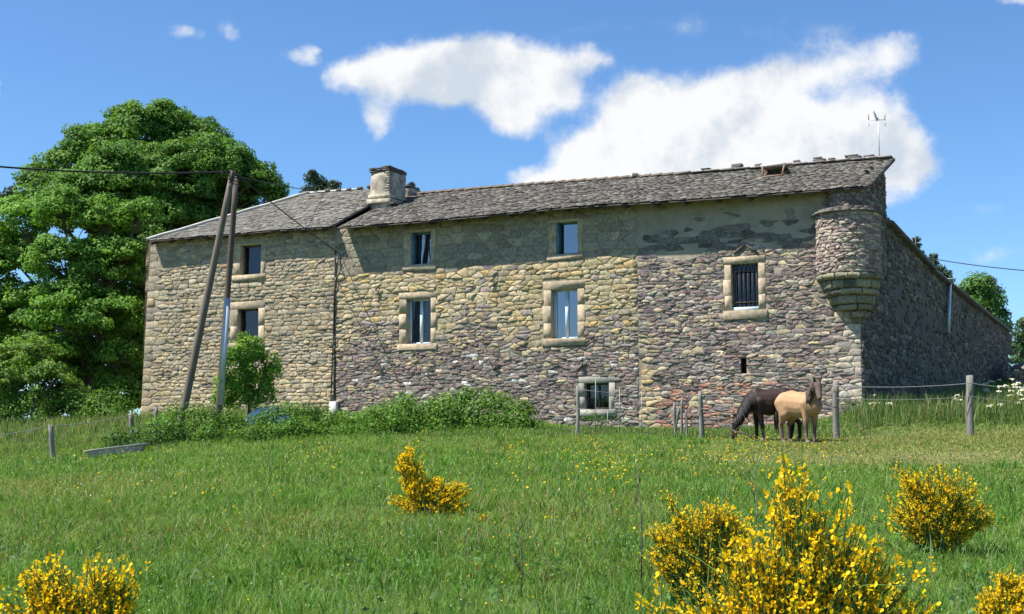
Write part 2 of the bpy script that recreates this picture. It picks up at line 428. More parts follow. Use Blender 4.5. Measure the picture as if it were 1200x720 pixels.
# --- wall body grid with real openings
def wallgrid(tmin,tmax,topf,mcol,slant=False):
    ts=set(np.arange(tmin,tmax,.33))|{tmin,tmax}; zs=set(np.arange(ZB,8.2,.33))
    for (a,b,c,d) in surr+[SLOT]:
        if a<tmax and b>tmin: ts|={a,b}; zs|={c,d}
    ts=sorted(t for t in ts if tmin<=t<=tmax)
    tk=[ts[0]]; 
    for t in ts[1:]:
        if t-tk[-1]>1e-4: tk.append(t)
    ts=tk; zs=sorted(zs); tk=[zs[0]]
    for q in zs[1:]:
        if q-tk[-1]>1e-4: tk.append(q)
    zs=tk+[None]
    idx={};V=[];F=[];C=[]
    def vert(i,j):
        if (i,j) in idx: return idx[(i,j)]
        t=ts[i]; top=float(topf(t))+.12; z=top if zs[j] is None else min(zs[j],top)
        tt=t
        if slant and i==len(ts)-1: tt=leftedge(z)
        idx[(i,j)]=len(V); V.append(FP(tt,z,0)); C.append(mcol(t,z)); return idx[(i,j)]
    for i in range(len(ts)-1):
        for j in range(len(zs)-1):
            tc=(ts[i]+ts[i+1])/2; z0=zs[j]; 
            if z0>=float(topf(tc))+.12: continue
            z1=zs[j+1] if zs[j+1] is not None else 99
            zc=(z0+min(z1,float(topf(tc))+.12))/2
            if any(a<tc<b and c<zc<d for a,b,c,d in surr+[SLOT]): continue
            F.append((vert(i,j),vert(i,j+1),vert(i+1,j+1),vert(i+1,j)))
    return V,F,C
def mcol(t,z):
    zn=zone(t,z)
    return {'L':(.27,.225,.16),'U':(.26,.225,.165),'Y':(.28,.235,.155),'P':(.17,.14,.12),'T':(.30,.265,.20),'C':(.36,.30,.2),'Q':(.36,.31,.24),'R':(.235,.195,.16)}[zn]  # U and T tones carry some eave shade in the colour
mcolR=lambda t,z: (np.array(mcol(t,z)) if not(zone(t,z)=='R' and vn(t*1.1,z*1.1,4)>.62) else np.array((.38,.32,.24)))
# split stones at the joint between the blocks: two wall parts
def wallpart(name,label,tmin,tmax,left,extra):
    sel=[]; tt=(V-CORN)@AX
    keep=np.array([ (tt[f[0]]>tJ)==left for f in F])
    Fk=[f for f,k in zip(F,keep) if k]
    used=np.unique(np.concatenate([np.array(f) for f in Fk])); mp=-np.ones(len(V),int); mp[used]=np.arange(len(used))
    w=MB(); gV,gF,gC=wallgrid(tmin,tmax,zeL if left else zeM,mcolR,left); w.add(gV,gF,np.array(gC))
    extra(w)
    body=w.build(name,M['mortar'],H)
    st=mk('stonework',V[used],[[mp[i] for i in f] for f in Fk],M['stone'],body,C[used])
    body['label']=label; return body
def exL(w):   # back, left end and depth of the west block
    d=8.0; b=(.32,.26,.175)
    P=[FP(leftedge(ZB),ZB,0),FP(leftedge(ZB),ZB,-d),FP(leftedge(8),float(zeL(tL1))+.1,-d),FP(leftedge(8),float(zeL(tL1))+.1,0)]
    w.add(P,[[0,1,2,3]],b)
    P=[FP(tJ,ZB,-d),FP(leftedge(ZB),ZB,-d),FP(leftedge(8),float(zeL(tL1))+.1,-d),FP(tJ,float(zeL(tJ))+.1,-d)]
    w.add(P,[[0,1,2,3]],b)
    w.add([FP(tJ-.01,ZB,-3.9),FP(tJ-.01,ZB,-d),FP(tJ-.01,float(zeL(tJ))+.1,-d),FP(tJ-.01,float(zeL(tJ))+.1,-3.9)],[[0,1,2,3]],b)
wL=wallpart('wall','west block wall of long pale beige coursed stones',tJ,leftedge(ZB)-.001,True,exL)
DM=3.95
def exR(w):
    b=(.2,.17,.14)
    w.add([FP(0,ZB,-DM),FP(tJ,ZB,-DM),FP(tJ,float(rz(tJ))-.1,-DM),FP(tS,float(rz(tS))-.1,-DM),FP(0,float(rz(0))-.1,-DM)],[[0,1,2,3,4]],b)
rM=sorted([tz(u,v,-DM) for u,v in ((470,231),(600,220),(700,213),(850,202.5),(940,195),(1046,187))])
def rz(t): return np.interp(t,[p[0] for p in rM],[p[1] for p in rM])
wR=wallpart('wall','main block wall of yellow stones over purple rubble',0.0,tJ,False,exR)
# --- dressed surrounds, frames, panes
def blk(w,t0,t1,z0,z1,o0,o1,c=(.46,.37,.25),bev=.006,jit=.003):
    w.box(FP(t0,z0,o0),AX*(t1-t0),NF*(o1-o0),np.array([0,0,z1-z0]),c,bev,jit)
DEP=-.32
for (o,mg,kind,mat,label),op,su in zip(WIN,opens,surr):
    a,b,c,d=op; A,B,C_,D=su; par=wR if b<tJ else wL
    w_=bpy.data.objects.new('window',None); COL.objects.link(w_); w_.parent=H; w_['label']=label
    for (x0,x1) in ((A,a),(b,B)):
        jb=MB(); nb_=3 if d-c>1.2 else 2; zc=c
        for q in range(nb_):
            z1=c+(d-c)*(q+1)/nb_; ext=.035*(q%2); ov=.0015 if q<nb_-1 else 0
            blk(jb,x0-(ext if x0==A else 0),x1+(ext if x1==B else 0),zc,z1+ov,DEP,.018+.006*(q%2)); zc=z1
        jb.build('jamb',M[mat],w_)
    li=MB(); blk(li,A-.02,B+.02,d,D,DEP,.024); li.build('lintel',M[mat],w_)
    si=MB(); blk(si,A-.05,B+.05,C_,c,DEP,.055); si.build('sill',M[mat],w_)
    fb=-.20; fr=MB(); fw=.055
    fm={'dark':'darkwood','door':'darkwood','sky':'bluedark','curt':'paleblue','tall':'paleblue','bars':'bluedark','low':'darkwood'}[kind]
    blk(fr,a,a+fw,c,d,fb-.05,fb,bev=0,jit=0); blk(fr,b-fw,b,c,d,fb-.05,fb,bev=0,jit=0)
    blk(fr,a+fw,b-fw,d-fw,d,fb-.05,fb,bev=0,jit=0); blk(fr,a+fw,b-fw,c,c+fw,fb-.05,fb,bev=0,jit=0)
    if kind in('curt','tall'): 
        m_=(a+b)/2; blk(fr,m_-.05,m_+.05,c+fw,d-fw,fb-.05,fb+.015,bev=0,jit=0)
        for x in (a+fw,b-fw-.035): blk(fr,x,x+.035,c+fw,d-fw,fb-.04,fb+.008,bev=0,jit=0)
    if kind=='low': m_=(a+b)/2; blk(fr,m_-.02,m_+.02,c+fw,d-fw,fb-.05,fb+.01,bev=0,jit=0)
    fr.build('frame',M[fm],w_)
    if kind in('sky','bars'):   # blue shutter leaf folded against the left reveal / sill board
        sb=MB()
        if kind=='sky': blk(sb,b-.001,b-.06,c,d,fb+.01,.0,bev=0,jit=0)
        else: blk(sb,a,b,c,c+.10,fb+.01,-.03,bev=0,jit=0)
        sb.build('sill_board' if kind=='bars' else 'shutter',M['paleblue' if kind=='bars' else 'bluedark'],w_)
    gl=MB(); gl.add([FP(a+.02,c+.02,fb-.03),FP(b-.02,c+.02,fb-.03),FP(b-.02,d-.02,fb-.03),FP(a+.02,d-.02,fb-.03)],[[3,2,1,0]])
    gl.build('pane',M['glass' if kind in('sky','tall') else 'glassdim'],w_)
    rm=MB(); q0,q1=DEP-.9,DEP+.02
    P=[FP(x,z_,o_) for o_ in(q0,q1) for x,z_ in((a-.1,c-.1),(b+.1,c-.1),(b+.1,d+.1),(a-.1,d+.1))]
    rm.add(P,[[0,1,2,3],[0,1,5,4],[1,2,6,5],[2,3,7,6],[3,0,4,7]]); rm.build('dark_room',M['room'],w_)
    if kind in('curt','tall','low'):
        cu=MB(); n=40; L_=[];
        segs=[(a+.03,(a+b)/2-.02),((a+b)/2+.02,b-.03)] if kind=='curt' else ([(a,a+.2*(b-a)),(a+.8*(b-a),b)] if kind=='tall' else [(b-.62*(b-a)+.0,b-.2*(b-a))])
        for (x0,x1) in segs:
            VV=[]; FF=[]
            for i in range(n):
                f=i/(n-1); x=x0+(x1-x0)*f; o_=fb-.10+.02*math.sin(f*28)
                VV+= [FP(x,c+.02,o_),FP(x,d-.03,o_*.9)]
            for i in range(n-1): FF.append([2*i,2*i+2,2*i+3,2*i+1])
            cu.add(VV,FF)
        cu.build('curtain',M['curtain'],w_)
    if kind=='bars':
        br=MB(); q=-.10
        for i in range(6):
            x=a+(b-a)*(i+.6)/6.2; br.tube([FP(x,c+.02,q),FP(x,d-.0,q)],.016,6)
        for zf in (.18,.84): 
            z_=c+(d-c)*zf; br.tube([FP(a-.03,z_,q+.02),FP(b+.03,z_,q+.02)],.016,6)
        br.build('window_bars',M['iron'],w_)
        # relieving triangle of thin stones
        tr=MB(); x0,z0=tz(860,298); x1,z1=tz(874,286); x2,z2=tz(888,297)
        tr.tube([FP(x0,z0,.03),FP(x1,z1,.05)],.035,5); tr.tube([FP(x1,z1,.05),FP(x2,z2,.03)],.035,5)
        o2=tr.build('relieving_arch',M['mortar'],H); o2.data.color_attributes['Col'].data.foreach_set('color',np.tile((.12,.1,.09,1),len(o2.data.vertices)).astype(np.float32))
sl=MB(); a,b,c,d=SLOT
sl.add([FP(a,c,-.35),FP(b,c,-.35),FP(b,d,-.35),FP(a,d,-.35),FP(a,c,0),FP(b,c,0),FP(b,d,0),FP(a,d,0)],[[0,1,2,3],[0,1,5,4],[1,2,6,5],[2,3,7,6],[3,0,4,7]],(.12,.1,.09))
sl.build('arrow_slit',M['mortar'],H)
# iron wall anchors
for (u,v) in ((443,341),(578,331),(681,426),(445,430),(580,428)):
    t,z=tz(u,v); w=MB(); pts=[]
    for i in range(14):
        q=i/13; ang=q*5.2; r=.10*(1-.3*q); pts.append(FP(t+r*math.cos(ang)*(-1 if q<.5 else 1),z+.16*(.5-q)*2,.09))
    w.tube(pts,.022,6); w.build('wall_anchor',M['iron'],H)
# cable down the joint, meter box
w=MB(); pts=[tz(u,v) for u,v in ((398,297),(397,310),(395,330),(393,345),(392,400),(390,440),(389,476))]
w.tube([FP(t,z,.07) for t,z in pts],.02,6)
pts=[tz(u,v) for u,v in ((397,300),(402,318),(405,326),(399,331))]; w.tube([FP(t,z,.07) for t,z in pts],.012,5)
pts=[tz(u,v) for u,v in ((393,295),(393,480))]; w.tube([FP(pts[0][0],pts[0][1],.03),FP(pts[1][0],pts[1][1],.03)],.02,5)
w.build('wall_cable',M['cable'],H)
w=MB(); t,z=tz(393,478); w.box(FP(t-.14,z-.3,.02),AX*.28,NF*.16,np.array([0,0,.5]),None,.02); w.build('meter_box',M['plastic'],H)
# --- turret (bartizan) on the corner
tc_,_=tz(994,300); TC=FP(tc_,0,-.05); RAD=.84
zt0=tz(994,249,.5)[1]; zt1=tz(994,319,.6)[1]; zt2=tz(1000,380,.1)[1]
def cyl(r,th,z,off=0): return TC+np.array([math.cos(th)*(r+off),math.sin(th)*(r+off),z])
a0=math.atan2(NF[1],NF[0])-1.75; a1=math.atan2(NS[1],NS[0])+1.2   # sweep of the exposed arc
a0,a1=a0-.3,a1+.3
ARC=(a1-a0)*RAD
def PT(t,z,off):
    t=np.asarray(t); th=a0+t/RAD; r=RAD+np.asarray(off)
    return np.stack([TC[0]+np.cos(th)*r,TC[1]+np.sin(th)*r,np.asarray(z)],1)
sd=rows(0,ARC,zt1-.05,zt0+.1,.088,.19,.05,.02,lambda t,z:'R')
tv,tf,tcol=masonry(sd,lambda t,z:[(1,0,ARC),(-1,0,0),(0,1,zt0),(0,-1,-zt1)],[],PT,lambda zn,t,z:(vary(random.choice([(.27,.20,.175),(.33,.27,.23),(.40,.34,.26),(.23,.185,.17),(.42,.36,.28)]),.12),rng.uniform(.015,.05),.006))
w=MB(); n=40; VV=[];FF=[]
for i in range(n+1):
    th=a0+(a1-a0)*i/n; VV+=[cyl(RAD,th,zt1),cyl(RAD,th,zt0)]
for i in range(n): FF.append([2*i,2*i+2,2*i+3,2*i+1])
w.add(VV,FF,(.30,.25,.20)); tur=w.build('turret',M['mortar'],H,smooth=True)
tur['label']='rounded rubble turret bulging from the corner under the eaves'
mk('stonework',tv,tf,M['stone'],tur,tcol)
# upper slab course of thin dark slates
w=MB()
for lay in range(3):
    th=a0
    while th<a1:
        dth=random.uniform(.18,.45); r0=RAD-.3; r1=RAD+.13-lay*.05+random.uniform(-.03,.03); z=zt0+.0+lay*.045
        V_=[cyl(r0,th,z),cyl(r1,th,z),cyl(r1,th+dth*.95,z),cyl(r0,th+dth*.95,z)]; V_+=[q+np.array([0,0,.038]) for q in V_]
        w.add(V_,[[0,1,2,3],[4,7,6,5],[0,4,5,1],[1,5,6,2],[2,6,7,3]],vary((.12,.105,.095),.2)); th+=dth
w.build('slate_course',M['slate'],tur)
# masonry between slab course and eaves
sd=rows(0,ARC,zt0+.1,float(zeM(0))+.2,.12,.3,.05,.02,lambda t,z:'R')
PT2=lambda t,z,off: PT(t,z,np.asarray(off)-.36)
tv,tf,tcol=masonry(sd,lambda t,z:[(1,0,ARC),(-1,0,0),(0,1,float(zeM(0))+.15),(0,-1,-(zt0+.1))],[],PT2,lambda zn,t,z:(vary((.20,.17,.15),.18),.03,.01))
VV=[];FF=[]
for i in range(n+1):
    th=a0+(a1-a0)*i/n; VV+=[cyl(RAD-.37,th,zt0+.08),cyl(RAD-.37,th,float(zeM(0))+.15)]
for i in range(n): FF.append([2*i,2*i+2,2*i+3,2*i+1])
w=MB(); w.add(VV,FF,(.24,.21,.17)); w.add(tv,tf,tcol); w.build('turret_top_band',M['mortar'],tur)
# corbel: stacked round courses shrinking towards the corner
w=MB(); zc=zt1; hs=[.19,.24,.17,.24,.17,.20,.16]; rs=[.86,.78,.70,.58,.48,.33,.20]; roll=[1,0,1,0,1,0,0]
Cc=FP(.12,0,-.12)
for q,(h,r,ro) in enumerate(zip(hs,rs,roll)):
    k=q/6; ctr=TC*(1-k)+Cc*k; ctr=np.array([ctr[0],ctr[1],0])
    th=a0-.2
    while th<a1+.2:
        dth=random.uniform(.4,.8)*(.8/max(r,.45)); m=6; VV=[];FF=[]
        prof=[(-.4,0),(-.02,0),(.02 if ro else .0,-.25),(.032 if ro else .0,-.5),(.015 if ro else -.01,-.8),(-.03,-1),(-.4,-1)]
        for i in range(m+1):
            tt=th+dth*.97*i/m
            for (dr,dz) in prof: VV.append(ctr+np.array([math.cos(tt)*(r+dr),math.sin(tt)*(r+dr),zc+dz*h*.97+rng.normal(0,.008)])+rng.normal(0,.008,3))
        L_=len(prof)
        for i in range(m):
            for j in range(L_-1): FF.append([i*L_+j,i*L_+j+1,(i+1)*L_+j+1,(i+1)*L_+j])
        FF.append(list(range(L_))); FF.append([m*L_+j for j in range(L_)][::-1])
        w.add(VV,FF,vary(random.choice([(.25,.225,.155),(.21,.195,.14),(.18,.165,.12)]),.2)); th+=dth  # mossy stone, with shadow below the turret painted into the colour
    zc-=h
cb=w.build('corbel',M['stone'],tur); cb['label']='stepped moulded stone corbel under the turret'
# --- gable side and long wing wall (in shade)
s1,_=szs(1044,300); sE,_=szs(1181,400)
topA=[szs(1044,268),szs(1066,290),szs(1092,319)]; topB=[szs(1090,320),szs(1135,356),szs(1182,391)]
sK=(topA[-1][0]+topB[0][0])/2
topA=sorted(topA); topB=sorted(topB)
zmainE=float(zeM(0)); 
def ztop(s):
    if s<DM+.02: return zmainE+(float(rz(0))-zmainE)*(max(s,0)+OVM)/(DM+OVM)-.10
    if s<sK: return np.interp(s,[p[0] for p in topA],[p[1] for p in topA])
    return np.interp(s,[p[0] for p in topB],[p[1] for p in topB])
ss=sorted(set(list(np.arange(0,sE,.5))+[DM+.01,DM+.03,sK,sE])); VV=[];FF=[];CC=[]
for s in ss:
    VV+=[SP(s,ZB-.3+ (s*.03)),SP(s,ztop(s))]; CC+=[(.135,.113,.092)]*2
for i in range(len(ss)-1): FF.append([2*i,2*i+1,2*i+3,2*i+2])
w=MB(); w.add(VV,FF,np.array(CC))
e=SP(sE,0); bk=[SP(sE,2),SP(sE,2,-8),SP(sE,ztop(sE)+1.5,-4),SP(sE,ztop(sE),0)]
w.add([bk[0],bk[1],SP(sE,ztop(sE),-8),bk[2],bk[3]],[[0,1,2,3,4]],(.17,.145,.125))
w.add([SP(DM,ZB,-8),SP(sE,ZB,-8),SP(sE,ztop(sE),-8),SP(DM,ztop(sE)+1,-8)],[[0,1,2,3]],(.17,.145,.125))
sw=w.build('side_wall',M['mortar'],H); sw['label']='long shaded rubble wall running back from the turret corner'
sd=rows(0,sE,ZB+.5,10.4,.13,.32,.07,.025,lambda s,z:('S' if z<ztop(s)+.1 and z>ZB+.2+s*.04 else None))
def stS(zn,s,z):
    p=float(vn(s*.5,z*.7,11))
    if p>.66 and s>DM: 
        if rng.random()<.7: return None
    c=random.choice([(.145,.118,.10),(.17,.14,.118),(.12,.10,.088),(.20,.168,.135),(.10,.085,.075)])  # lichen-dark stone, colour lowered further to deepen the shade on this side
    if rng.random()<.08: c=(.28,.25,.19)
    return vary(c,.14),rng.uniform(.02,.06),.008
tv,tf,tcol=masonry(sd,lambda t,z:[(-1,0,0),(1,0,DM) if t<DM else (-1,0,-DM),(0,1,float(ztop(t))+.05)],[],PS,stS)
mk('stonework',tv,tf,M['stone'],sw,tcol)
# wing roof
def wing(top,sa,sb,pitch,rise_in):
    w=MB()
    for (n_,off,zo) in ((0,0,0),):
        za,zb=np.interp([sa,sb],[p[0] for p in top],[p[1] for p in top])
        th=.12
        P=[SP(sa,za+.0,.22),SP(sb,zb+.0,.22),SP(sb,zb+rise_in,-4),SP(sa,za+rise_in,-4),SP(sb,zb,-8.3),SP(sa,za,-8.3)]
        Q=[p+np.array([0,0,th]) for p in P]
        w.add(P+Q,[[0,1,2,3],[3,2,4,5],[6,9,8,7],[9,11,10,8],[0,6,7,1],[0,3,9,6],[3,5,11,9],[1,7,8,2],[2,8,10,4]],(.11,.095,.085))
    return w
def slates(E,Rg,n,expo,parent,name,cols,a0_=0,a1_=1,thick=(.014,.03),wid=(.16,.42),skip=None):
    """E(a),Rg(a)-> world points along eave and ridge"""
    w=MB(); V=[];F=[];C=[];k=0
    for r in range(n):
        b0=r/n; a=a0_
        L=np.linalg.norm((E(a1_)*(1-b0)+Rg(a1_)*b0)-(E(a0_)*(1-b0)+Rg(a0_)*b0))
        if L<.05: continue
        a=a0_-random.random()*.2/L
        while a<a1_:
            da=random.uniform(*wid)/L; aa=max(a,a0_); ab=min(a+da,a1_); a+=da
            if ab-aa<.05/L: continue
            lift=random.uniform(*thick); jz=random.gauss(0,.006); jb=random.gauss(0,.10)/n; b1=b0+1.9/n
            if b1>1.02: b1=1.02
            p=[]
            for (q,bb) in ((aa,b0+jb),(ab,b0+jb+random.gauss(0,.07)/n),(ab,b1),(aa,b1)):
                p.append(E(q)*(1-bb)+Rg(q)*bb)
            nn=unit(np.cross(p[1]-p[0],p[3]-p[0])); nn=nn if nn[2]>0 else -nn
            g=(p[1]-p[0])*.012
            base=[p[0]+g,p[1]-g,p[2]-g,p[3]+g]
            base[0]=base[0]+nn*(.035+jz); base[1]=base[1]+nn*(.035+jz+random.gauss(0,.006)); base[2]=base[2]+nn*.004; base[3]=base[3]+nn*.004
            top=[q+nn*lift for q in base]
            V+=base+top; F+=[(k+4,k+5,k+6,k+7),(k,k+1,k+5,k+4),(k+1,k+2,k+6,k+5),(k+3,k,k+4,k+7)]; k+=8
            c=vary(random.choice(cols),.14,.02)
            C+=[c]*8
    return mk(name,V,F,M['slate'],parent,np.array(C))
# main roof
SC=[(.115,.105,.094),(.14,.128,.112),(.085,.08,.073),(.16,.145,.125),(.12,.103,.086),(.19,.178,.155),(.07,.064,.06)]
tR0=tz(1020,218,OVM)[0]; tR0r=tz(1049,185,-DM)[0]; tE1=tz(398,267,OVM)[0]; tE1r=tz(470,231,-DM)[0]
def Em(a): 
    t=tR0+(tE1-tR0)*a; return FP(t,float(zeM(t)),OVM)
def Rm(a):
    t=tR0r+(tE1r-tR0r)*a; return FP(t,float(rz(t)),-DM)
def deck(E,Rg,name,n=16,th=.05,lift=0):
    w=MB(); V=[];F=[]
    for i in range(n+1):
        a=i/n; p=E(a);q=Rg(a); V+=[p,q,p-np.array([0,0,th]),q-np.array([0,0,th])]
    for i in range(n):
        b=4*i; F+=[[b,b+4,b+5,b+1],[b+2,b+3,b+7,b+6],[b,b+2,b+6,b+4],[b+1,b+5,b+7,b+3]]
    F+=[[0,1,3,2],[4*n,4*n+2,4*n+3,4*n+1]]
    w.add(V,F,(.07,.055,.045)); return w
rfm=deck(Em,Rm,'roof').build('roof',M['under'],H); rfm['label']='main block roof of rough dark lauze slates'
slates(Em,Rm,42,.15,rfm,'slates',SC,wid=(.12,.34),thick=(.010,.030))
# left block roof: front, hip end, back
tl0=tz(173,283,OVL)[0]; tl1=tJ-.05; rr0,zr0=tz(362,228,-4.0); rr1,zr1=tz(470,220,-4.0)
def El(a): t=tl0+(tl1-tl0)*a; return FP(t,float(zeL(t))+.0,OVL)
def Rl(a): t=rr0+(rr1-rr0)*a; return FP(t,zr0+(zr1-zr0)*a,-4.0)
SCL=[(.17,.157,.14),(.19,.175,.155),(.145,.135,.12),(.215,.20,.175),(.16,.145,.125)]
rfl=deck(El,Rl,'roof').build('roof',M['under'],H); rfl['label']='west block hipped roof of paler slates with white hip line'
slates(El,Rl,38,.15,rfl,'slates',SCL,thick=(.008,.018),wid=(.12,.32))
zl0=float(zeL(tl0))
hip0=FP(tl0,zl0,OVL); hip1=FP(rr0,zr0,-4.0); hb=FP(tl0,zl0,-8.4)
hipE=lambda a: hb*(1-a)+hip0*a; hipR=lambda a: hip1
slates(lambda a:hipE(a),lambda a:hip1+ (hipE(a)-hip1)*.001,26,.15,rfl,'hip_slates',SCL)
w=MB(); bkE=[FP(tl1,zl0,-8.4),hb]; w.add([FP(tl1,zl0,-8.4),hb,hip1,FP(rr1,zr1,-4.0),hip0,hip1],[[0,1,2,3],[1,4,5]],(.2,.18,.16)); w.build('back_slope',M['slate'],rfl)
w=MB(); d_=unit(hip1-hip0); pts=[hip0+(hip1-hip0)*f+np.array([0,0,.085+.012*math.sin(f*23)]) for f in np.linspace(-.005,1.0,12)]; w.tube(pts,.06,6); 
pts=[hip1+(Rl(.55)-hip1)*f+np.array([0,0,.06]) for f in np.linspace(0,1,8)]; w.tube(pts,.045,6)
w.build('hip_mortar',M['zinc'],rfl)
# rafters
for k,t in enumerate(np.arange(tJ+.3,leftedge(8)-.1,.82)):
    w=MB(); z=float(zeL(t)); sl_=(zr0-zl0)/4.4
    w.box(FP(t,z-.15,OVL-.07),AX*.09,NF*-.5+np.array([0,0,.5*sl_]),np.array([0,0,.10]),None,.008); w.build('rafter',M['beam'],H)
for k,t in enumerate(np.arange(1.9,tJ-.3,.95)):
    w=MB(); z=float(zeM(t)); sl_=(float(rz(t))-z)/(DM+OVM)
    w.box(FP(t,z-.15,OVM-.09),AX*.09,NF*-.62+np.array([0,0,.62*sl_]),np.array([0,0,.10]),None,.008); w.build('rafter',M['beam'],H)
# verge step between the two roofs (main slates run over the west roof)
w=MB(); pts=[Em(1)*(1-f)+Rm(1)*f+np.array([0,0,-.03]) for f in np.linspace(0,.62,8)]; w.tube([p+AX*.05 for p in pts],.055,6); w.build('verge_board',M['iron'],rfm)
# wing roofs
wa=wing(topA,DM+.05,sK,0,1.5).build('wing_roof',M['slate'],H); wb=wing(topB,sK-.2,sE+.3,0,1.5).build('wing_roof',M['slate'],H)
# ridge cover: terracotta tiles then flat stones
w=MB(); t0_=tz(488,229,-DM)[0]; t1_=tz(800,206,-DM)[0]; t=t0_
while t>t1_:
    L=.42; z=float(rz(t)); p=FP(t,z+.06,-DM); q=FP(t-L,float(rz(t-L))+.085,-DM); V_=[];F_=[]
    for (c_,r) in ((p,.10),(q,.125)):
        for k in range(7):
            th=math.pi*k/6; V_.append(c_+NF*math.cos(th)*r*1.2+np.array([0,0,math.sin(th)*r*.75-.03]))
    for k in range(6): F_.append([k,k+1,7+k+1,7+k])
    F_.append(list(range(7))); F_.append([7+k for k in range(7)])
    w.add(V_,F_,(.4,.27,.17)); t-=L*.93
w.build('ridge_tiles',M['terracotta'],rfm)
w=MB(); t=t1_
while t>tR0r+.1:
    L=random.uniform(.3,.55); z=float(rz(t)); w.box(FP(t,z+.03,-DM-.2),-AX*L*.97,NF*.45,np.array([0,0,random.uniform(.03,.06)]),vary((.2,.18,.16),.15),.01,.006); t-=L
w.build('ridge_slabs',M['slate'],rfm)
for (u,v,wd) in ((828,200,.25),(864,198,.32),(891,197,.25),(933,191,.28),(962,187,.35),(975,187,.22),(1000,187,.45),(1020,186,.3),(745,208,.2)):
    w=MB(); t,z=tz(u,v,-DM); z=float(rz(t))+.07
    for k in range(3 if wd>.3 else 2):
        ww=wd*random.uniform(.7,1.1); w.box(FP(t-ww/2+random.gauss(0,.03),z+k*.055,-DM-.15),AX*ww,NF*.3,np.array([0,0,.05]),vary((.16,.14,.13),.15),.012,.008)
    w.build('ridge_stone',M['slate'],H)
for (u,v) in ((385,224),(398,223.5),(410,222.5),(422.5,221),(434,219)):
    w=MB(); t,z=tz(u,v,-4.0); 
    V_,F_=capsule((0,0,0),.10,(0.05,0,0),.10); V_=FP(t,z,-4.0)+V_[:,:1]*AX*1.0+V_[:,1:2]*NF+V_[:,2:]*np.array([0,0,.75]); w.add(V_,F_,(.09,.075,.07)); w.build('ridge_stone',M['slate'],H,smooth=True)
# antenna
w=MB(); 
p0=hit(1031,187,-DM+.1); p1=hit(1028.5,134,-DM+.1); w.tube([p0-np.array([0,0,.3]),p1],.018,6)
zz=p1-np.array([0,0,.18]); w.tube([zz-RT*.28,zz+RT*.22],.012,5)
for dx in (-.28,.22):
    for sgn in (1,-1): w.tube([zz+RT*dx,zz+RT*dx+np.array([0,0,.30*sgn if sgn>0 else -.2])],.016 if sgn>0 else .010,5)
w.tube([zz+np.array([-.15,-.1,.25]),zz+np.array([.02,.1,-.02])],.03,6); w.tube([zz+np.array([-.04,0,0]),zz+np.array([-.04,0,.3])],.01,5)
w.build('antenna',M['galv'],H)
# open roof window
hx=hit(910,205,-DM+1.1); 
ta,za=tz(910,207,-2.6); slp=(float(rz(ta))-float(zeM(ta)))/(DM+OVM)
zroof=lambda off,t=ta: float(zeM(t))+(OVM-off)*slp
w=MB(); z0=zroof(-2.1)+.02; z1=zroof(-2.9)+.02
hat=[FP(ta+.30,z0,-2.1),FP(ta-.30,z0,-2.1),FP(ta-.30,z1+.0,-2.9),FP(ta+.30,z1,-2.9)]
top=[hat[0]+np.array([0,0,.05]),hat[1]+np.array([0,0,.05]),hat[2]+np.array([0,0,.06]),hat[3]+np.array([0,0,.06])]
op_=[FP(ta+.34,z0+.42,-2.25),FP(ta-.34,z0+.42,-2.25)]
for a_,b_ in ((op_[0],top[3]),(op_[1],top[2])): w.tube([a_,b_],.035,5)
w.tube([top[3],top[2]],.04,5); 
for i in range(4): w.tube([top[i],top[(i+1)%4]],.03,5)
w.tube([top[0],op_[0]],.03,5); w.tube([top[1],op_[1]],.03,5)
rw=w.build('roof_window',M['rust'],H); rw['label']='small propped open roof window near the ridge'
w=MB(); w.tube([op_[0]+AX*.05,op_[1]-AX*.05],.045,6); w.build('hatch_rail',M['zinc'],rw)
w=MB(); w.add([op_[0]*.98+top[3]*.02,op_[1]*.98+top[2]*.02,top[2],top[3]],[[0,1,2,3]],(.5,.48,.42)); w.build('hatch_cover',M['plaster'],rw)
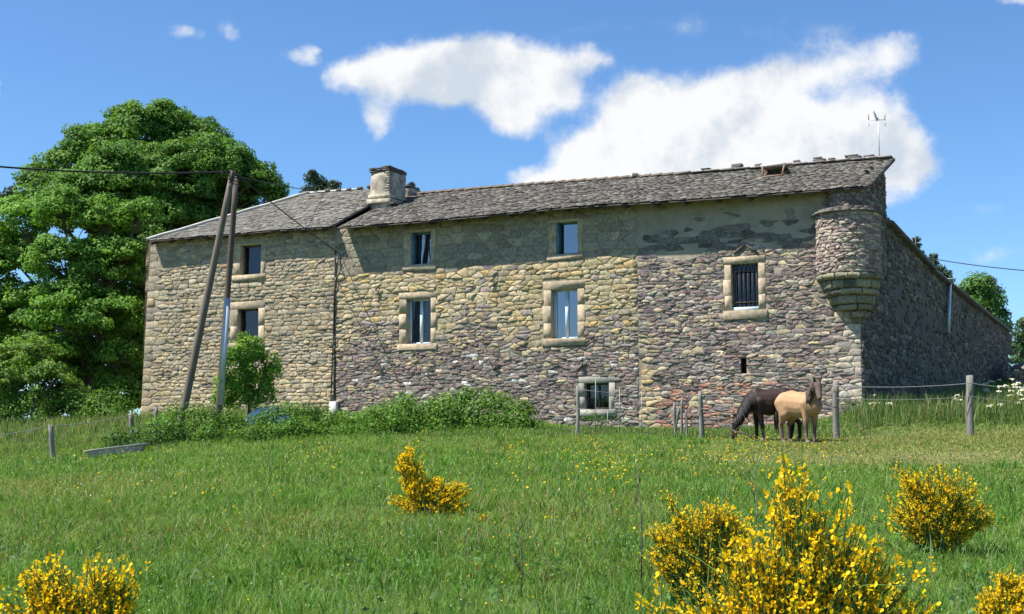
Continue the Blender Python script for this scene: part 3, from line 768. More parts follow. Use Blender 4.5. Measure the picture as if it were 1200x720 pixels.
# chimney
def chimney(u0,u1,vt,vb,off0,off1,name,capn,base=True):
    ta_,_=tz(u0,(vt+vb)/2,off0); tb_,_=tz(u1,(vt+vb)/2,off0); t0,t1=min(ta_,tb_),max(ta_,tb_); z1=tz((u0+u1)/2,vt,off0)[1]; z0=tz((u0+u1)/2,vb,off0)[1]-.9
    w=MB(); n=10; rg=[]; V_=[];F_=[]
    # slightly uneven shaft from rings
    for i in range(n+1):
        z=z0+(z1-z0)*i/n; tp=-.02*i/n
        ring=[]
        for (a,b) in ((0,0),(.5,0),(1,0),(1,.33),(1,.66),(1,1),(.5,1),(0,1),(0,.66),(0,.33)):
            V_.append(FP(t0+(t1-t0)*a+rng.normal(0,.014),z+rng.normal(0,.01),off0+(off1-off0)*b+rng.normal(0,.014)))
    for i in range(n):
        for k in range(10): F_.append([i*10+k,i*10+(k+1)%10,(i+1)*10+(k+1)%10,(i+1)*10+k])
    F_.append([n*10+k for k in range(10)]); w.add(V_,F_)
    ch=w.build(name,M['plaster'],H)
    # corner stones
    w=MB(); z=z0+.9
    if capn>1:
        while z<z1-.08:
            h=random.uniform(.05,.10); l=random.uniform(.08,.2); w.box(FP(t0-.02,z,off0+.025),AX*l,NF*-random.uniform(.08,.25),np.array([0,0,h*.8]),vary((.27,.24,.19),.2),.01,.006); z+=h
        w.build('corner_stones',M['stone'],ch)
    w=MB()
    for k in range(capn):
        x=t0-.03
        while x<t1-.02:
            l=min(random.uniform(.2,.35),t1+.04-x); y=off0+.035
            while y>off1+.02:
                m=min(random.uniform(.25,.4),y-off1+.04); w.box(FP(x,z1+k*.05+random.uniform(-.02,.03),y),AX*l,NF*-m,np.array([0,0,.045]),vary((.075,.065,.06),.2),.008,.006); y-=m
            x+=l
    w.build('chimney_cap',M['slate'],ch)
    if base:
        w=MB(); zb=tz((u0+u1)/2,vb,off0)[1]
        w.box(FP(t0-.10,zb-.15,off1),AX*(t1-t0+.2),NF*(off0-off1+.10),np.array([0,0,.17]),(.45,.4,.32),.02,.006)
        w.box(FP(t0-.07,zb+.05,off1),AX*(t1-t0+.14),NF*(off0-off1+.06),np.array([0,0,.13]),(.45,.4,.32),.02,.006)
        w.build('chimney_base',M['plaster'],ch)
        w=MB(); w.box(FP(t0-.30,zb-.26,off1-.2),AX*.22,NF*(off0-off1+.35),np.array([0,0,.10]),(.1,.1,.11),.02); 
        w.build('flashing',M['iron'],ch)
    return ch
chimney(434,456,201,234,-2.0,-3.1,'chimney',3)['label']='stocky plastered stone chimney at the joint of the two roofs'
chimney(467,480,220,231,-3.6,-4.2,'chimney',1,False)['label']='low second chimney behind the big one'
# metal flue on the side wall
w=MB(); p0=hit(1111,390,.15,NS); p1=hit(1113,331,.15,NS); w.tube([p0,p1],.075,8); w.tube([p1+np.array([0,0,-.02]),p1+np.array([0,0,.10])],.05,8); w.box(p1-RT*.22+np.array([0,-.1,.10]),RT*.44,np.array([0,.2,0]),np.array([0,0,.04]))
w.build('flue_pipe',M['galv'],H)
# =================== GROUND
def axis(lo,hi,d0,d1,c,r):
    a=list(np.arange(c-r,c+r,d0)); x=c+r
    while x<hi: a.append(x); d0=min(d0*1.12,40); x+=d0
    d0_=d1; x=c-r
    while x>lo: x-=d0_; d0_=min(d0_*1.12,40); a.insert(0,x)
    return np.array(a)
xs=axis(-600,600,.35,.35,0,26); ys=axis(-200,1200,.35,.35,24,24)
X,Y=np.meshgrid(xs,ys); Z=hz(X,Y); nx,ny=len(xs),len(ys)
i,j=np.meshgrid(np.arange(nx-1),np.arange(ny-1)); q=(j*nx+i).ravel()
def gcol(x,y):
    dry=drym(x,y)[...,None]; base=np.array([.075,.105,.028]); d=np.array([.13,.135,.045])
    return base*(1-dry)+d*dry
def drym(x,y):
    a=sst(.50,.72,fbm(x*.16+3,y*.22,21))*.32
    r=sst(2,6.5,x-.12*(y-25))*sst(21,24,y)*(1-sst(32.3,33.6,y))
    l=np.exp(-(((x+6.5)/2.2)**2+((y-19)/3.0)**2))*.7
    return np.clip(a+r*.95+l*.8,0,1)
G=mk('meadow_ground',np.stack([X,Y,Z],-1).reshape(-1,3),np.stack([q,q+1,q+nx+1,q+nx],1),material('meadow_soil',None,.95,3,.3,.5,20),None,gcol(X,Y).reshape(-1,3),True)
G.name='meadow'; tag(G,'grassy meadow sloping up to the farmhouse','meadow',kind='structure')
# =================== GRASS (blades as one mesh)
def blades(x,y,h,w,lean,col,cols_tip=None,zoff=0):
    n=len(x); z=hz(x,y)+zoff; ang=rng.uniform(0,2*math.pi,n); la=rng.uniform(0,2*math.pi,n); ld=np.stack([np.cos(la),np.sin(la)],1)*(lean*h)[:,None]
    wd=np.stack([np.cos(ang),np.sin(ang)],1)*w[:,None]*.5
    b=np.stack([x,y,z-.02],1); V=np.zeros((n,5,3))
    V[:,0]=b; V[:,0,:2]-=wd; V[:,1]=b; V[:,1,:2]+=wd
    m=b.copy(); m[:,:2]+=ld*.35; m[:,2]+=h*.6; V[:,2]=m; V[:,2,:2]+=wd*.8; V[:,3]=m; V[:,3,:2]-=wd*.8
    t=b.copy(); t[:,:2]+=ld; t[:,2]+=h*np.sqrt(np.clip(1-(lean*.8)**2,.2,1)); V[:,4]=t
    o=(np.arange(n)*5)[:,None]; L=(o+np.array([0,1,2,3,3,2,4])).ravel(); S=((np.arange(n)*7)[:,None]+np.array([0,4])).ravel()
    C=np.repeat(col[:,None,:],5,1); 
    if cols_tip is not None: C[:,4]=cols_tip; 
    return V.reshape(-1,3),L,S,C.reshape(-1,3)
def scatter(n,y0,y1,p=1.0,mx=1.15,xr=None):
    u=rng.random(n); e=1-p
    y=(y0**e+(y1**e-y0**e)*u)**(1/e) if abs(e)>1e-6 else y0*(y1/y0)**u
    x=rng.uniform(-1,1,n)*(y*.40*mx+1.2)
    return x,y
def infree(x,y):   # not inside the house
    dx=CORN[0]-x; inside=(y>yfac(x)-.02)&(x<CORN[0]+ (y-CORN[1])*.52)&(x>-14.2)
    return ~inside
def gcolor(x,y,n):
    g1=np.array([.135,.25,.035]); g2=np.array([.165,.29,.045]); g3=np.array([.085,.19,.032]); st=np.array([.36,.31,.13]); rd=np.array([.22,.12,.055])
    a=fbm(x*.5,y*.5,31)[:,None]; b=rng.random((n,1)); c=g1*(1-a)+g2*a; c=np.where(b<.25,g3,c); c=np.where(b>.92,np.array([.17,.22,.09]),c)
    d=drym(x,y)[:,None]; c=np.where(rng.random((n,1))<d*.50+.02,st*(.6+.5*rng.random((n,1))),c)
    r=(sst(.60,.72,fbm(x*.4+7,y*.25,41,2))*.13*sst(30,10,y))[:,None]; c=np.where(rng.random((n,1))<r*.6,rd,c)
    return c*rng.uniform(.75,1.25,(n,1))
def gheight(x,y):
    h=.07+.15*fbm(x*.6,y*.6,51); mow=sst(2,5.5,x-.12*(y-25))*sst(20,24,y)*(1-sst(32.3,33.5,y))
    h=h*(1-.5*mow); h=h*(1+.8*sst(33,34.5,y)*sst(1,-1,x))*(1-.35*sst(30,34,y)*sst(0,2,x)*sst(11,9,x))
    h=h*(1-.65*np.exp(-(((x+10.4)/1.3)**2+((y-32.6)/1.2)**2)))
    h=h*(1+.7*sst(33.2,35,y)*sst(7,10,x))
    return h
GV=[];GL=[];GS=[];GC=[];gn=0;ln=0
def addg(r):
    global gn,ln
    V_,L_,S_,C_=r; GV.append(V_);GL.append(L_+gn);GS.append(S_+ln);GC.append(C_); gn+=len(V_); ln+=len(L_)
for (n,y0,y1,w0,p) in ((260000,2.6,11,.0048,1.2),(270000,10,22,.009,1.0),(230000,20,38,.015,.6),(40000,34,70,.03,.6)):
    x,y=scatter(n,y0,y1,p); k=infree(x,y); x=x[k];y=y[k]; n=len(x)
    h=gheight(x,y)*rng.uniform(.55,1.35,n); w=w0*rng.uniform(.6,1.4,n)*(1 if y0>5 else 1)
    addg(blades(x,y,h,w,rng.uniform(.3,1.2,n),gcolor(x,y,n)))
x=rng.uniform(-3,20,90000); y=rng.uniform(27,36.5,90000); k=infree(x,y); x=x[k];y=y[k]; n=len(x)
addg(blades(x,y,rng.uniform(.05,.13,n),rng.uniform(.010,.022,n),rng.uniform(.3,1.0,n),gcolor(x,y,n)))
# tussocks: darker lush clumps
x0,y0=scatter(1500,3,33,.9); n=26; x=(x0[:,None]+rng.normal(0,.09,(len(x0),n))).ravel(); y=(y0[:,None]+rng.normal(0,.09,(len(x0),n))).ravel()
k=infree(x,y)&(drym(x,y)<.4); x=x[k];y=y[k]; m=len(x); addg(blades(x,y,rng.uniform(.12,.27,m),.005+.0005*y,rng.uniform(.2,.8,m),np.array([.085,.20,.03])*rng.uniform(.7,1.3,(m,1))))
# seed stalks
x,y=scatter(3500,3,33,1.0); k=drym(x,y)<.8; x=x[k];y=y[k]; m=len(x)
addg(blades(x,y,rng.uniform(.2,.42,m),.0018+.0004*y,rng.uniform(.05,.4,m),np.tile([.30,.31,.17],(m,1))*rng.uniform(.6,1.15,(m,1)),np.tile([.38,.33,.2],(m,1))))
# tall grass by the wall and side wall, and on the left bank
for (n,xa,xb,ya,yb,hh) in ((9000,9,17,33.4,37.5,.50),(14000,-19,-8,35,44,.30),(14000,-3,9.5,33,35.6,.13),(7000,13,26,34,48,.6)):
    x=rng.uniform(xa,xb,n); y=rng.uniform(ya,yb,n); k=infree(x,y)&(y<yfac(x)+12); x=x[k];y=y[k]; m=len(x)
    c=np.where(rng.random((m,1))<.30,np.array([[.33,.30,.16]]),np.array([[.10,.19,.045]]))*rng.uniform(.7,1.2,(m,1))
    addg(blades(x,y,hh*rng.uniform(.4,1.3,m),.018*rng.uniform(.6,1.4,m),rng.uniform(.05,.5,m),c))
gr=mk('meadow_grass',np.concatenate(GV),(np.concatenate(GL),np.concatenate(GS)),M['grass'],None,np.concatenate(GC))
tag(gr,'tall green and straw-coloured meadow grass','grass',kind='stuff')
# small flowers
def dots(name,pos,size,col,label,cat):
    n=len(pos); V=np.zeros((n,5,3)); F=[]
    nrm=rng.normal(0,1,(n,3)); nrm[:,2]=np.abs(nrm[:,2])+.6; nrm/=np.linalg.norm(nrm,axis=1)[:,None]
    a=np.cross(nrm,[[0,1.0,.2]]); a/=np.linalg.norm(a,axis=1)[:,None]; b=np.cross(nrm,a); s=size[:,None]
    for k in range(4):
        th=k*math.pi/2+.4; V[:,k]=pos+(a*math.cos(th)+b*math.sin(th))*s
    V[:,4]=pos-nrm*s*.5
    o=(np.arange(n)*5)[:,None]; F=(o[:,:,None]+np.array([[0,1,4],[1,2,4],[2,3,4],[3,0,4]])[None]).reshape(-1,3)
    ob=mk(name,V.reshape(-1,3),F,M['petal'],None,np.tile(col,(len(V)*5,1))*np.repeat(rng.uniform(.8,1.1,(n,1)),5,0)); return tag(ob,label,cat,kind='stuff')
def fpos(x,y,h0,h1): return np.stack([x,y,hz(x,y)+rng.uniform(h0,h1,len(x))],1)
P=[]
for (u,v,su,sv,n,d) in ((605,543,14,5,40,24),(712,580,32,10,120,19),(975,535,45,8,60,26),(700,535,40,8,70,25),(850,555,70,15,160,22),(640,600,60,20,30,13),(880,530,50,10,120,27),(150,560,60,14,26,26),(270,600,80,20,20,14),(490,548,15,4,25,27),(600,640,60,20,26,10),(380,560,40,10,50,22)):
    for _ in range(n):
        yy=max(4,random.gauss(d,d*.12)); pu=random.gauss(u,su*.6); P.append(((pu-600)/K*yy,yy))
P=np.array(P); x,y=P.T; x2,y2=scatter(220,5,33,.8); x=np.r_[x,x2];y=np.r_[y,y2]
dots('buttercups',fpos(x,y,.14,.30),np.where(y>15,.017,.010)*rng.uniform(.7,1.2,len(x)),(.80,.52,.01),'tiny yellow buttercups scattered through the grass','flowers')
x,y=scatter(3800,5,33,.7); k=fbm(x*.35,y*.3,61)>.47; x=x[k];y=y[k]
dots('white_flowers',fpos(x,y,.10,.26),np.where(y>15,.010,.0055)*rng.uniform(.7,1.2,len(x)),(.62,.66,.50),'tiny white flowers scattered through the grass','flowers')
# =================== LEAVES
def leaves(P_,N_,size,colr,asp=.6):
    n=len(P_); N_=N_+rng.normal(0,.55,(n,3)); N_/=np.linalg.norm(N_,axis=1)[:,None]
    t=rng.normal(0,1,(n,3)); t[:,2]-=.4; a=np.cross(N_,t); a/=np.linalg.norm(a,axis=1)[:,None]; b=np.cross(N_,a)
    s=(size*rng.uniform(.6,1.35,n))[:,None]; V=np.zeros((n,4,3))
    V[:,0]=P_-a*s*.5; V[:,1]=P_+b*s*asp*.5-N_*s*.10; V[:,2]=P_+a*s*.5-N_*s*.14; V[:,3]=P_-b*s*asp*.5-N_*s*.10
    F=np.arange(n*4).reshape(n,4); C=np.repeat(colr,4,0); return V.reshape(-1,3),F,C
def crown(lobes,nc,nl,size,c1,c2,flat=.55,cr=.30):
    """lobes: [(center,r)] -> leaf clumps sitting on each lobe's shell"""
    PP=[];NN=[];CC=[]; cents=[]
    for (c,r) in lobes:
        c=np.array(c)
        k=int(nc*(r**2)); 
        d=rng.normal(0,1,(k,3)); d/=np.linalg.norm(d,axis=1)[:,None]; d[:,2]=np.where(d[:,2]<-.35,-d[:,2],d[:,2])
        rad=r*rng.uniform(.55,1.05,k)**.7
        cc=c+d*rad[:,None]*np.array([1,1,.9]); cents.append((c,r))
        cl=rng.uniform(.6,1.35,k)*cr
        for i in range(k):
            m=int(nl*rng.uniform(.6,1.3)*(cl[i]/cr)**2); e=rng.normal(0,1,(m,3)); e/=np.linalg.norm(e,axis=1)[:,None]
            rr=cl[i]*rng.uniform(.35,1.1,m)**.6
            p=cc[i]+e*rr[:,None]*np.array([1.15,1.15,flat]); p[:,2]-=.12*cl[i]*(e[:,0]**2+e[:,1]**2)
            PP.append(p); nn=e*np.array([1,1,.8])+d[i]*.5+np.array([0,0,.55]); NN.append(nn)
            f=rng.uniform(0,1); q=rng.uniform(.82,1.18,(m,1)); CC.append((np.array(c1)*f+np.array(c2)*(1-f))[None]*q)
    PP=np.concatenate(PP);NN=np.concatenate(NN);CC=np.concatenate(CC)
    return leaves(PP,NN,size,CC)
def limbs(w,base,top,lobes,r0,tips=True):
    base=np.array(base);top=np.array(top)
    pts=[base+(top-base)*f+np.array([.12*math.sin(f*5),.1*math.cos(f*4),0])*f for f in np.linspace(0,1,7)]
    w.tube(pts,[r0*(1.35-.2*i) if i==0 else r0*(1-.5*i/6) for i in range(7)],9)
    for (c,r) in lobes:
        c=np.array(c); f=random.uniform(.45,.95); s=base+(top-base)*f; mid=(s+c)/2+np.array([0,0,-.12*np.linalg.norm(c-s)])
        rr=r0*.32; pp=[s,s*.6+mid*.4,mid,mid*.4+c*.6,c]; w.tube(pp,[rr,rr*.8,rr*.62,rr*.45,rr*.28],6)
        for _ in range(5):
            d=unit(rng.normal(0,1,3)+np.array([0,0,.5]))*r*.85; w.tube([mid*.3+c*.7,c+d*.5,c+d],[rr*.3,rr*.18,rr*.07],4)
def tree(name,label,cat,lob_px,y,base_px,top_px,r0,nc,nl,size,c1,c2,cr,group=None,depthj=1.2,flat=.55,mat='leaf'):
    random.seed(hash(label)%1000 if False else len(label)*7+int(y)); 
    lobes=[]
    for (u,v,rp) in lob_px:
        d=y+random.uniform(-depthj,depthj); lobes.append((at(u,v,d),rp*d/K))
    base=at(*base_px,y); base[2]=min(base[2],hz(base[0],base[1])+.0)
    gz=float(hz(base[0],base[1])); base[2]=gz-.2; top=at(*top_px,y)
    root=thing(name,label,cat,(base[0],base[1],gz),group)
    w=MB(); limbs(w,base,top,lobes,r0); w.build('trunk',M['bark'],root,True)
    V_,F_,C_=crown(lobes,nc,nl,size,c1,c2,flat,cr); mk('crown',V_,F_,M[mat],root,C_)
    return root
# big chestnut
big=[(160,235,74),(232,240,58),(95,250,56),(170,160,44),(125,178,40),(215,168,42),(85,205,40),(150,215,58),(205,220,58),(250,200,46),(285,196,20),(300,232,34),(268,245,45),(50,212,24),(110,245,55),(45,245,34),(190,275,58),(240,290,50),(285,280,36),(140,300,50),(240,165,26),(262,185,24),(306,205,15),(88,170,22),(195,140,24),(150,140,20),(200,330,50),(170,380,45),(150,405,32),(60,390,40),(160,440,28),(110,360,45),(25,385,34),(155,330,30)]
tree('chestnut_tree','tall domed broadleaf tree rising behind the west end of the farmhouse','tree',big,56,(200,470),(185,240),.5,38,112,.155,(.125,.245,.036),(.072,.16,.03),.39,depthj=2.2)
front=[(25,262,34),(75,252,34),(128,262,34),(165,252,22),(20,310,45),(75,315,46),(125,315,42),(152,300,24),(30,370,45),(85,370,50),(5,485,22),(130,375,38),(15,430,40),(65,430,42),(115,430,42),(145,420,24),(140,460,26),(100,465,24),(-30,300,50),(-40,380,50),(150,478,20),(125,485,18),(100,490,18),(75,480,26),(158,462,14),(160,440,14),(40,480,26),(-20,460,40)]
tree('chestnut_tree','bright green bushy tree left of the farmhouse in front of the taller one','tree',front,50,(110,500),(90,330),.35,42,92,.145,(.17,.32,.042),(.095,.21,.034),.35,depthj=1.8)
tree('elder_shrub','yellow-green shrub at the left edge under the trees','shrub',[(20,430,32),(62,448,26),(25,465,24),(0,450,30),(88,462,16),(-20,430,30),(45,415,20)],45,(40,500),(40,450),.10,40,60,.13,(.20,.31,.05),(.10,.19,.04),.26,depthj=.6)
# pines
def pine(label,clumps,y,base,top,r0,dense=1.0,c=(.035,.065,.03)):
    lobes=[(at(u,v,y+random.uniform(-.6,.6)),rp*y/K) for (u,v,rp) in clumps]
    b=at(*base,y); gz=float(hz(b[0],b[1])); b[2]=gz-.2; root=thing('pine_tree',label,'tree',(b[0],b[1],gz))
    w=MB(); t_=at(*top,y); w.tube([b,b*.5+t_*.5,t_],[r0,r0*.7,r0*.15],7)
    for (c_,r) in lobes:
        f=random.uniform(.75,.95); f=np.clip((c_[2]-b[2])/(t_[2]-b[2])-.03,0,1); s=b+(t_-b)*f; w.tube([s,c_],[r0*.25,r0*.08],5)
    w.build('trunk',M['bark'],root,True)
    PP=[];NN=[];CC=[]
    for (c_,r) in lobes:
        k=int(560*dense); r=r*1.45; d=rng.normal(0,1,(k,3)); d/=np.linalg.norm(d,axis=1)[:,None]; rr=r*rng.uniform(.1,1.05,k)
        PP.append(c_+d*rr[:,None]*np.array([1,1,.75])); NN.append(d+np.array([0,0,.2])); CC.append(np.tile(c,(k,1))*rng.uniform(.6,1.6,(k,1)))
    V_,F_,C_=leaves(np.concatenate(PP),np.concatenate(NN),.20*y/75,np.concatenate(CC),.35); mk('crown',V_,F_,M['needle'],root,C_)
pine('dark pine top showing over the west roof ridge',[(361,222,6),(366,209,8),(374,214,8),(383,219,8),(392,217,6),(372,225,9),(388,226,8),(358,229,6),(366,203,4)],85,(375,330),(372,203),.25)
pine('small dark pine top peeping out right of the chimney',[(480,221,5),(485,226,6),(477,226,5),(489,230,4),(482,217,3)],85,(482,330),(482,215),.2)
pine('dark pine at the far left edge behind the trees',[(14,226,7),(4,232,8),(0,242,10),(22,234,6),(10,240,8),(16,221,3)],75,(5,460),(12,221),.25)
pine('thin pine top just above the side roof',[(1074,281,3.5),(1073,288,5),(1071,295,6),(1078,297,4),(1082,303,4),(1077,304,6),(1084,308,6)],92,(1073,430),(1073,277),.2,.45)
pine('taller dark pine beyond the side roof left of the leafy tree',[(1094,301,4),(1093,309,6),(1096,318,7),(1102,315,5),(1092,328,8),(1103,327,7),(1109,322,6),(1112,330,5),(1100,338,8)],90,(1097,430),(1094,296),.25,.6)
pine('dark bushy pine behind the leafy tree on the right',[(1160,330,6),(1166,340,8),(1161,350,8),(1170,352,8),(1168,365,10),(1176,368,7),(1172,380,10),(1158,338,8),(1180,383,7),(1180,405,12)],96,(1166,440),(1161,323),.3,.8)
pine('dark pine at the right picture edge over the small shed',[(1198,380,6),(1194,392,7),(1200,400,8),(1192,408,8),(1200,418,9),(1186,404,5),(1190,422,9),(1199,375,3),(1210,395,10)],90,(1198,450),(1199,372),.25,1.0,(.05,.10,.035))
tree('ash_tree','round light green tree behind the lower end of the side roof','tree',[(1142,335,14),(1130,345,13),(1152,350,16),(1138,362,18),(1158,370,14),(1125,358,12),(1165,385,12),(1150,330,9)],80,(1142,440),(1142,350),.2,26,34,.26,(.12,.24,.05),(.07,.15,.035),.55,depthj=1)
# young tree in front of the facade
young=[(290,410,15),(280,430,22),(302,428,20),(270,452,18),(300,452,24),(318,436,12),(285,470,22),(262,470,12),(310,468,14),(286,396,7),(322,420,6),(300,402,8)]
tree('young_plum_tree','small bright green tree in front of the tall dark opening','tree',young,38.5,(290,492),(292,430),.06,170,36,.085,(.21,.38,.045),(.11,.23,.03),.15,depthj=.3,flat=1.2)
# =================== LOW HEDGE AND BRAMBLES
def bank(label,name,cat,pts,size,nc,nl,c1,c2,cr):
    """pts: (u, v_top, v_bottom, depth)"""
    lobes=[]
    for (u,vt,vb,d) in pts:
        k=max(1,int((vb-vt)/14)); r=(vb-vt)/2/ k *1.25*d/K
        for i in range(k):
            v=vt+(vb-vt)*(i+.5)/k; lobes.append((at(u+random.uniform(-5,5),v,d+random.uniform(-.3,.3)+.5*(i==0)),max(r,.25)*random.uniform(.9,1.15)))
    V_,F_,C_=crown(lobes,nc,nl,size,c1,c2,.9,cr); 
    b=at(pts[len(pts)//2][0],pts[len(pts)//2][2],pts[len(pts)//2][3])
    g=float(hz(b[0],b[1])); root=thing(name,label,cat,(b[0],b[1],g))
    mk('foliage',V_,F_,M['leaf'],root,C_)
    for (c,r) in lobes:
        w=MB(); c=np.array(c); gz=float(hz(c[0],c[1]))-.1; w.tube([[c[0],c[1],gz],c],[.02,.008],4); w.build('stem',M['bark'],root)
    return root
hp=[(u,482+6*math.sin(u*.05)+ (6 if u<200 else 0),523+ (8 if u<230 else 0)-(u-200)*.03,35.0) for u in range(178,480,14)]
bank('long low leafy hedge running along the foot of the west wall','hedge','hedge',hp,.085,110,32,(.14,.27,.04),(.06,.14,.025),.22)
hp2=[(u,466+5*math.sin(u*.09)+abs(u-530)*.10,512,34.6) for u in range(440,530,12)]
bank('tall grassy bramble mound left of the bushy one against the wall','bramble','bramble bush',hp2,.08,110,34,(.17,.31,.045),(.08,.18,.03),.22)
hp3=[(u,462+abs(u-545)*.05+6*math.sin(u*.11)+max(0,u-590)*.5,507,35) for u in range(520,622,12)]
bank('bushy dark green bramble at the foot of the middle wall','bramble','bramble bush',hp3,.09,100,36,(.15,.28,.04),(.06,.14,.025),.24)
hp4=[(u,505+4*math.sin(u*.2),535,34.5) for u in (130,142,156,168,182,196,210)]
bank('low dark weeds beside the upturned tub','weed_clump','weeds',hp4,.10,70,22,(.08,.17,.03),(.04,.10,.02),.2)
bank('low weeds between the wooden post and the square window','weed_clump','weeds',[(u,486,500,34.8) for u in (690,704,718)],.08,60,22,(.10,.20,.04),(.05,.12,.025),.15)
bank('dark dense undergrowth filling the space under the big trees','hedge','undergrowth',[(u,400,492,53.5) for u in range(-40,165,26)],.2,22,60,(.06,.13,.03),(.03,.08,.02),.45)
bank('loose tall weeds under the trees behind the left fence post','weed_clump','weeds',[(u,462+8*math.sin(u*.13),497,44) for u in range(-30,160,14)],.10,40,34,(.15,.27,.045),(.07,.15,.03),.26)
# white umbels on the right
def umbels(pts,label,group):
    for (u,v,d) in pts:
        c=at(u,v,d); g=float(hz(c[0],c[1])); c[2]=max(c[2],g+.25); root=thing('umbel_plant',label,'plant',(c[0],c[1],g),group)
        w=MB(); w.tube([[c[0]+random.gauss(0,.05),c[1],g-.05],c-np.array([0,0,.03])],[.012,.006],4,(.12,.2,.05))
        w.build('stem',M['grass'],root); w=MB()
        V_=[c+np.array([0,0,.005])];F_=[]; n=18
        for k in range(n):
            th=2*math.pi*k/n; r=random.uniform(.05,.13); V_.append(c+np.array([math.cos(th)*r*.8,math.sin(th)*r*.8,random.gauss(-.02,.022)]))
        for k in range(0,n,1): F_.append([0,1+k,1+(k+1)%n])
        w.add(V_,F_,(.70,.70,.60)); w.build('flower_head',M['petal'],root)
umbels([(random.uniform(1155,1200),random.uniform(443,482),random.uniform(34,37)) for _ in range(46)],'white umbel flower among those massed at the right edge behind the wire','white umbels at the right edge')
umbels([(random.uniform(1020,1130),random.uniform(462,485),random.uniform(33.8,35.5)) for _ in range(16)],'sparse white umbel in the tall grass before the shaded side wall','white umbels before the side wall')
# =================== BROOM
PF_T=[]  # pea flower template
def flower_template():
    V=[];F=[]
    def petal(pts): 
        o=len(V); V.extend(pts); F.append([o+i for i in range(len(pts))])
    petal([(0,0,0),(-.35,.1,.25),(-.5,.15,.7),(-.2,.2,.98),(0,.12,1.0)]); petal([(0,0,0),(0,.12,1.0),(.2,.2,.98),(.5,.15,.7),(.35,.1,.25)])
    petal([(0,0,0),(-.18,-.2,.1),(-.28,-.75,.05),(-.08,-.95,-.05),(0,-.3,-.1)]); petal([(0,0,0),(.18,-.2,.1),(.28,-.75,.05),(.08,-.95,-.05),(0,-.3,-.1)])
    petal([(0,-.1,-.02),(-.12,-.4,-.25),(0,-.95,-.35),(.12,-.4,-.25)])
    return np.array(V,float),F
FTV,FTF=flower_template()
def broom(label,base,depth,plumes,fsize,nfl,nst,group='flowering broom bushes',spread=.12,leafy=.5):
    b=at(base[0],base[1],depth); gz=float(hz(b[0],b[1])); b[2]=gz-.05
    root=thing('broom_bush',label,'bush',(b[0],b[1],gz),group)
    w=MB(); fl=[]; lf=[]; tot=sum(p[3] for p in plumes)
    for (u,v,rp,wt,v0) in plumes:
        for _ in range(max(1,int(nst*wt/tot))):
            tip=at(u+random.gauss(0,rp*.55),v+abs(random.gauss(0,rp*.5)),depth+random.uniform(-1,1)*rp*.8*depth/K)
            L=np.linalg.norm(tip-b); s=b+np.array([random.gauss(0,.05),random.gauss(0,.05),0]); mid=s*.45+tip*.55+np.array([(s[0]-tip[0])*.18,(s[1]-tip[1])*.1,L*.05])
            q=[(1-f)**2*s+2*f*(1-f)*mid+f*f*tip for f in np.linspace(0,1,7)]
            th=.0030+.00018*depth; w.tube(q,[th*1.8,th*1.6,th*1.4,th*1.1,th,th*.8,th*.5],4,(.15,.25,.06),False)
            for k in range(8):
                f=random.uniform(.35,.97); i=int(f*6); p0=q[i]; d=unit(q[min(i+1,6)]-q[i-1])+rng.normal(0,.38,3); l=L*random.uniform(.10,.24); p1=p0+unit(d)*l
                w.tube([p0,(p0+p1)/2+np.array([0,0,.01]),p1],[th*.7,th*.6,th*.3],3,(.17,.27,.06),False); q2=[p0,p1]; fl.append((p0,p1,l))
            fl.append((q[3],q[6],np.linalg.norm(q[6]-q[3])))
    w.build('stem',M['grass'],root)
    tl=sum(f[2] for f in fl); VV=[];FF=[];CC=[];n=0; PP=[]
    for (p0,p1,l) in fl:
        ax=unit(p1-p0); k=max(1,int(round(nfl*l/tl+random.uniform(-.4,.4))))
        for _ in range(k):
            f=random.random()**.8; out=unit(np.cross(ax,rng.normal(0,1,3))); c=p0+(p1-p0)*f+out*fsize*.5
            fy=-unit(out+np.array([0,0,-.1])+rng.normal(0,.25,3)); fz=unit(np.cross(np.cross(fy,ax+np.array([0,0,.8])),fy)); fx=np.cross(fy,fz); s=fsize*random.uniform(.6,1.2)
            if random.random()<.22: s*=.6
            V_=c+(FTV[:,:1]*fx+FTV[:,1:2]*fy+FTV[:,2:]*fz)*s*.75
            VV.append(V_); FF+=[[a+n for a in f_] for f_ in FTF]; n+=len(V_)
            col=np.array(random.choice([(.94,.66,.012),(.93,.61,.010),(.95,.72,.02),(.90,.54,.008)]))*random.uniform(.85,1.08); CC.append(np.tile(col,(len(V_),1)))
        for _ in range(int(k*leafy)+1): PP.append(p0+(p1-p0)*random.random()+rng.normal(0,fsize*.35,3))
    mk('flower_cluster',np.concatenate(VV),FF,M['petal'],root,np.concatenate(CC))
    PP=np.array(PP); V_,F_,C_=leaves(PP,rng.normal(0,1,(len(PP),3)),fsize*.55,np.tile([.15,.25,.05],(len(PP),1))*rng.uniform(.7,1.3,(len(PP),1)),.4); mk('foliage',V_,F_,M['leaf'],root,C_)
random.seed(11)
broom('large yellow broom bush nearest the camera right of centre',(925,1010),5.0,
 [(925,560,22,2.0,0),(880,625,26,2.2,0),(900,690,40,3,0),(960,600,20,1.5,0),(840,705,34,2,0),(1075,715,30,1.4,0),(800,715,30,1.2,0),(945,640,34,3,0),(1005,615,26,1.8,0),(1040,640,24,1.4,0),(890,650,34,2.2,0),(985,680,40,3,0),(1055,690,30,2,0),(860,690,34,2,0),(815,690,26,1.2,0),(775,705,22,.8,0),(925,710,40,2.6,0),(1010,720,36,2.4,0),(995,570,10,.4,0),(850,665,20,.8,0),(1075,665,10,.4,0),(740,695,8,.2,0)],.026,11500,330)
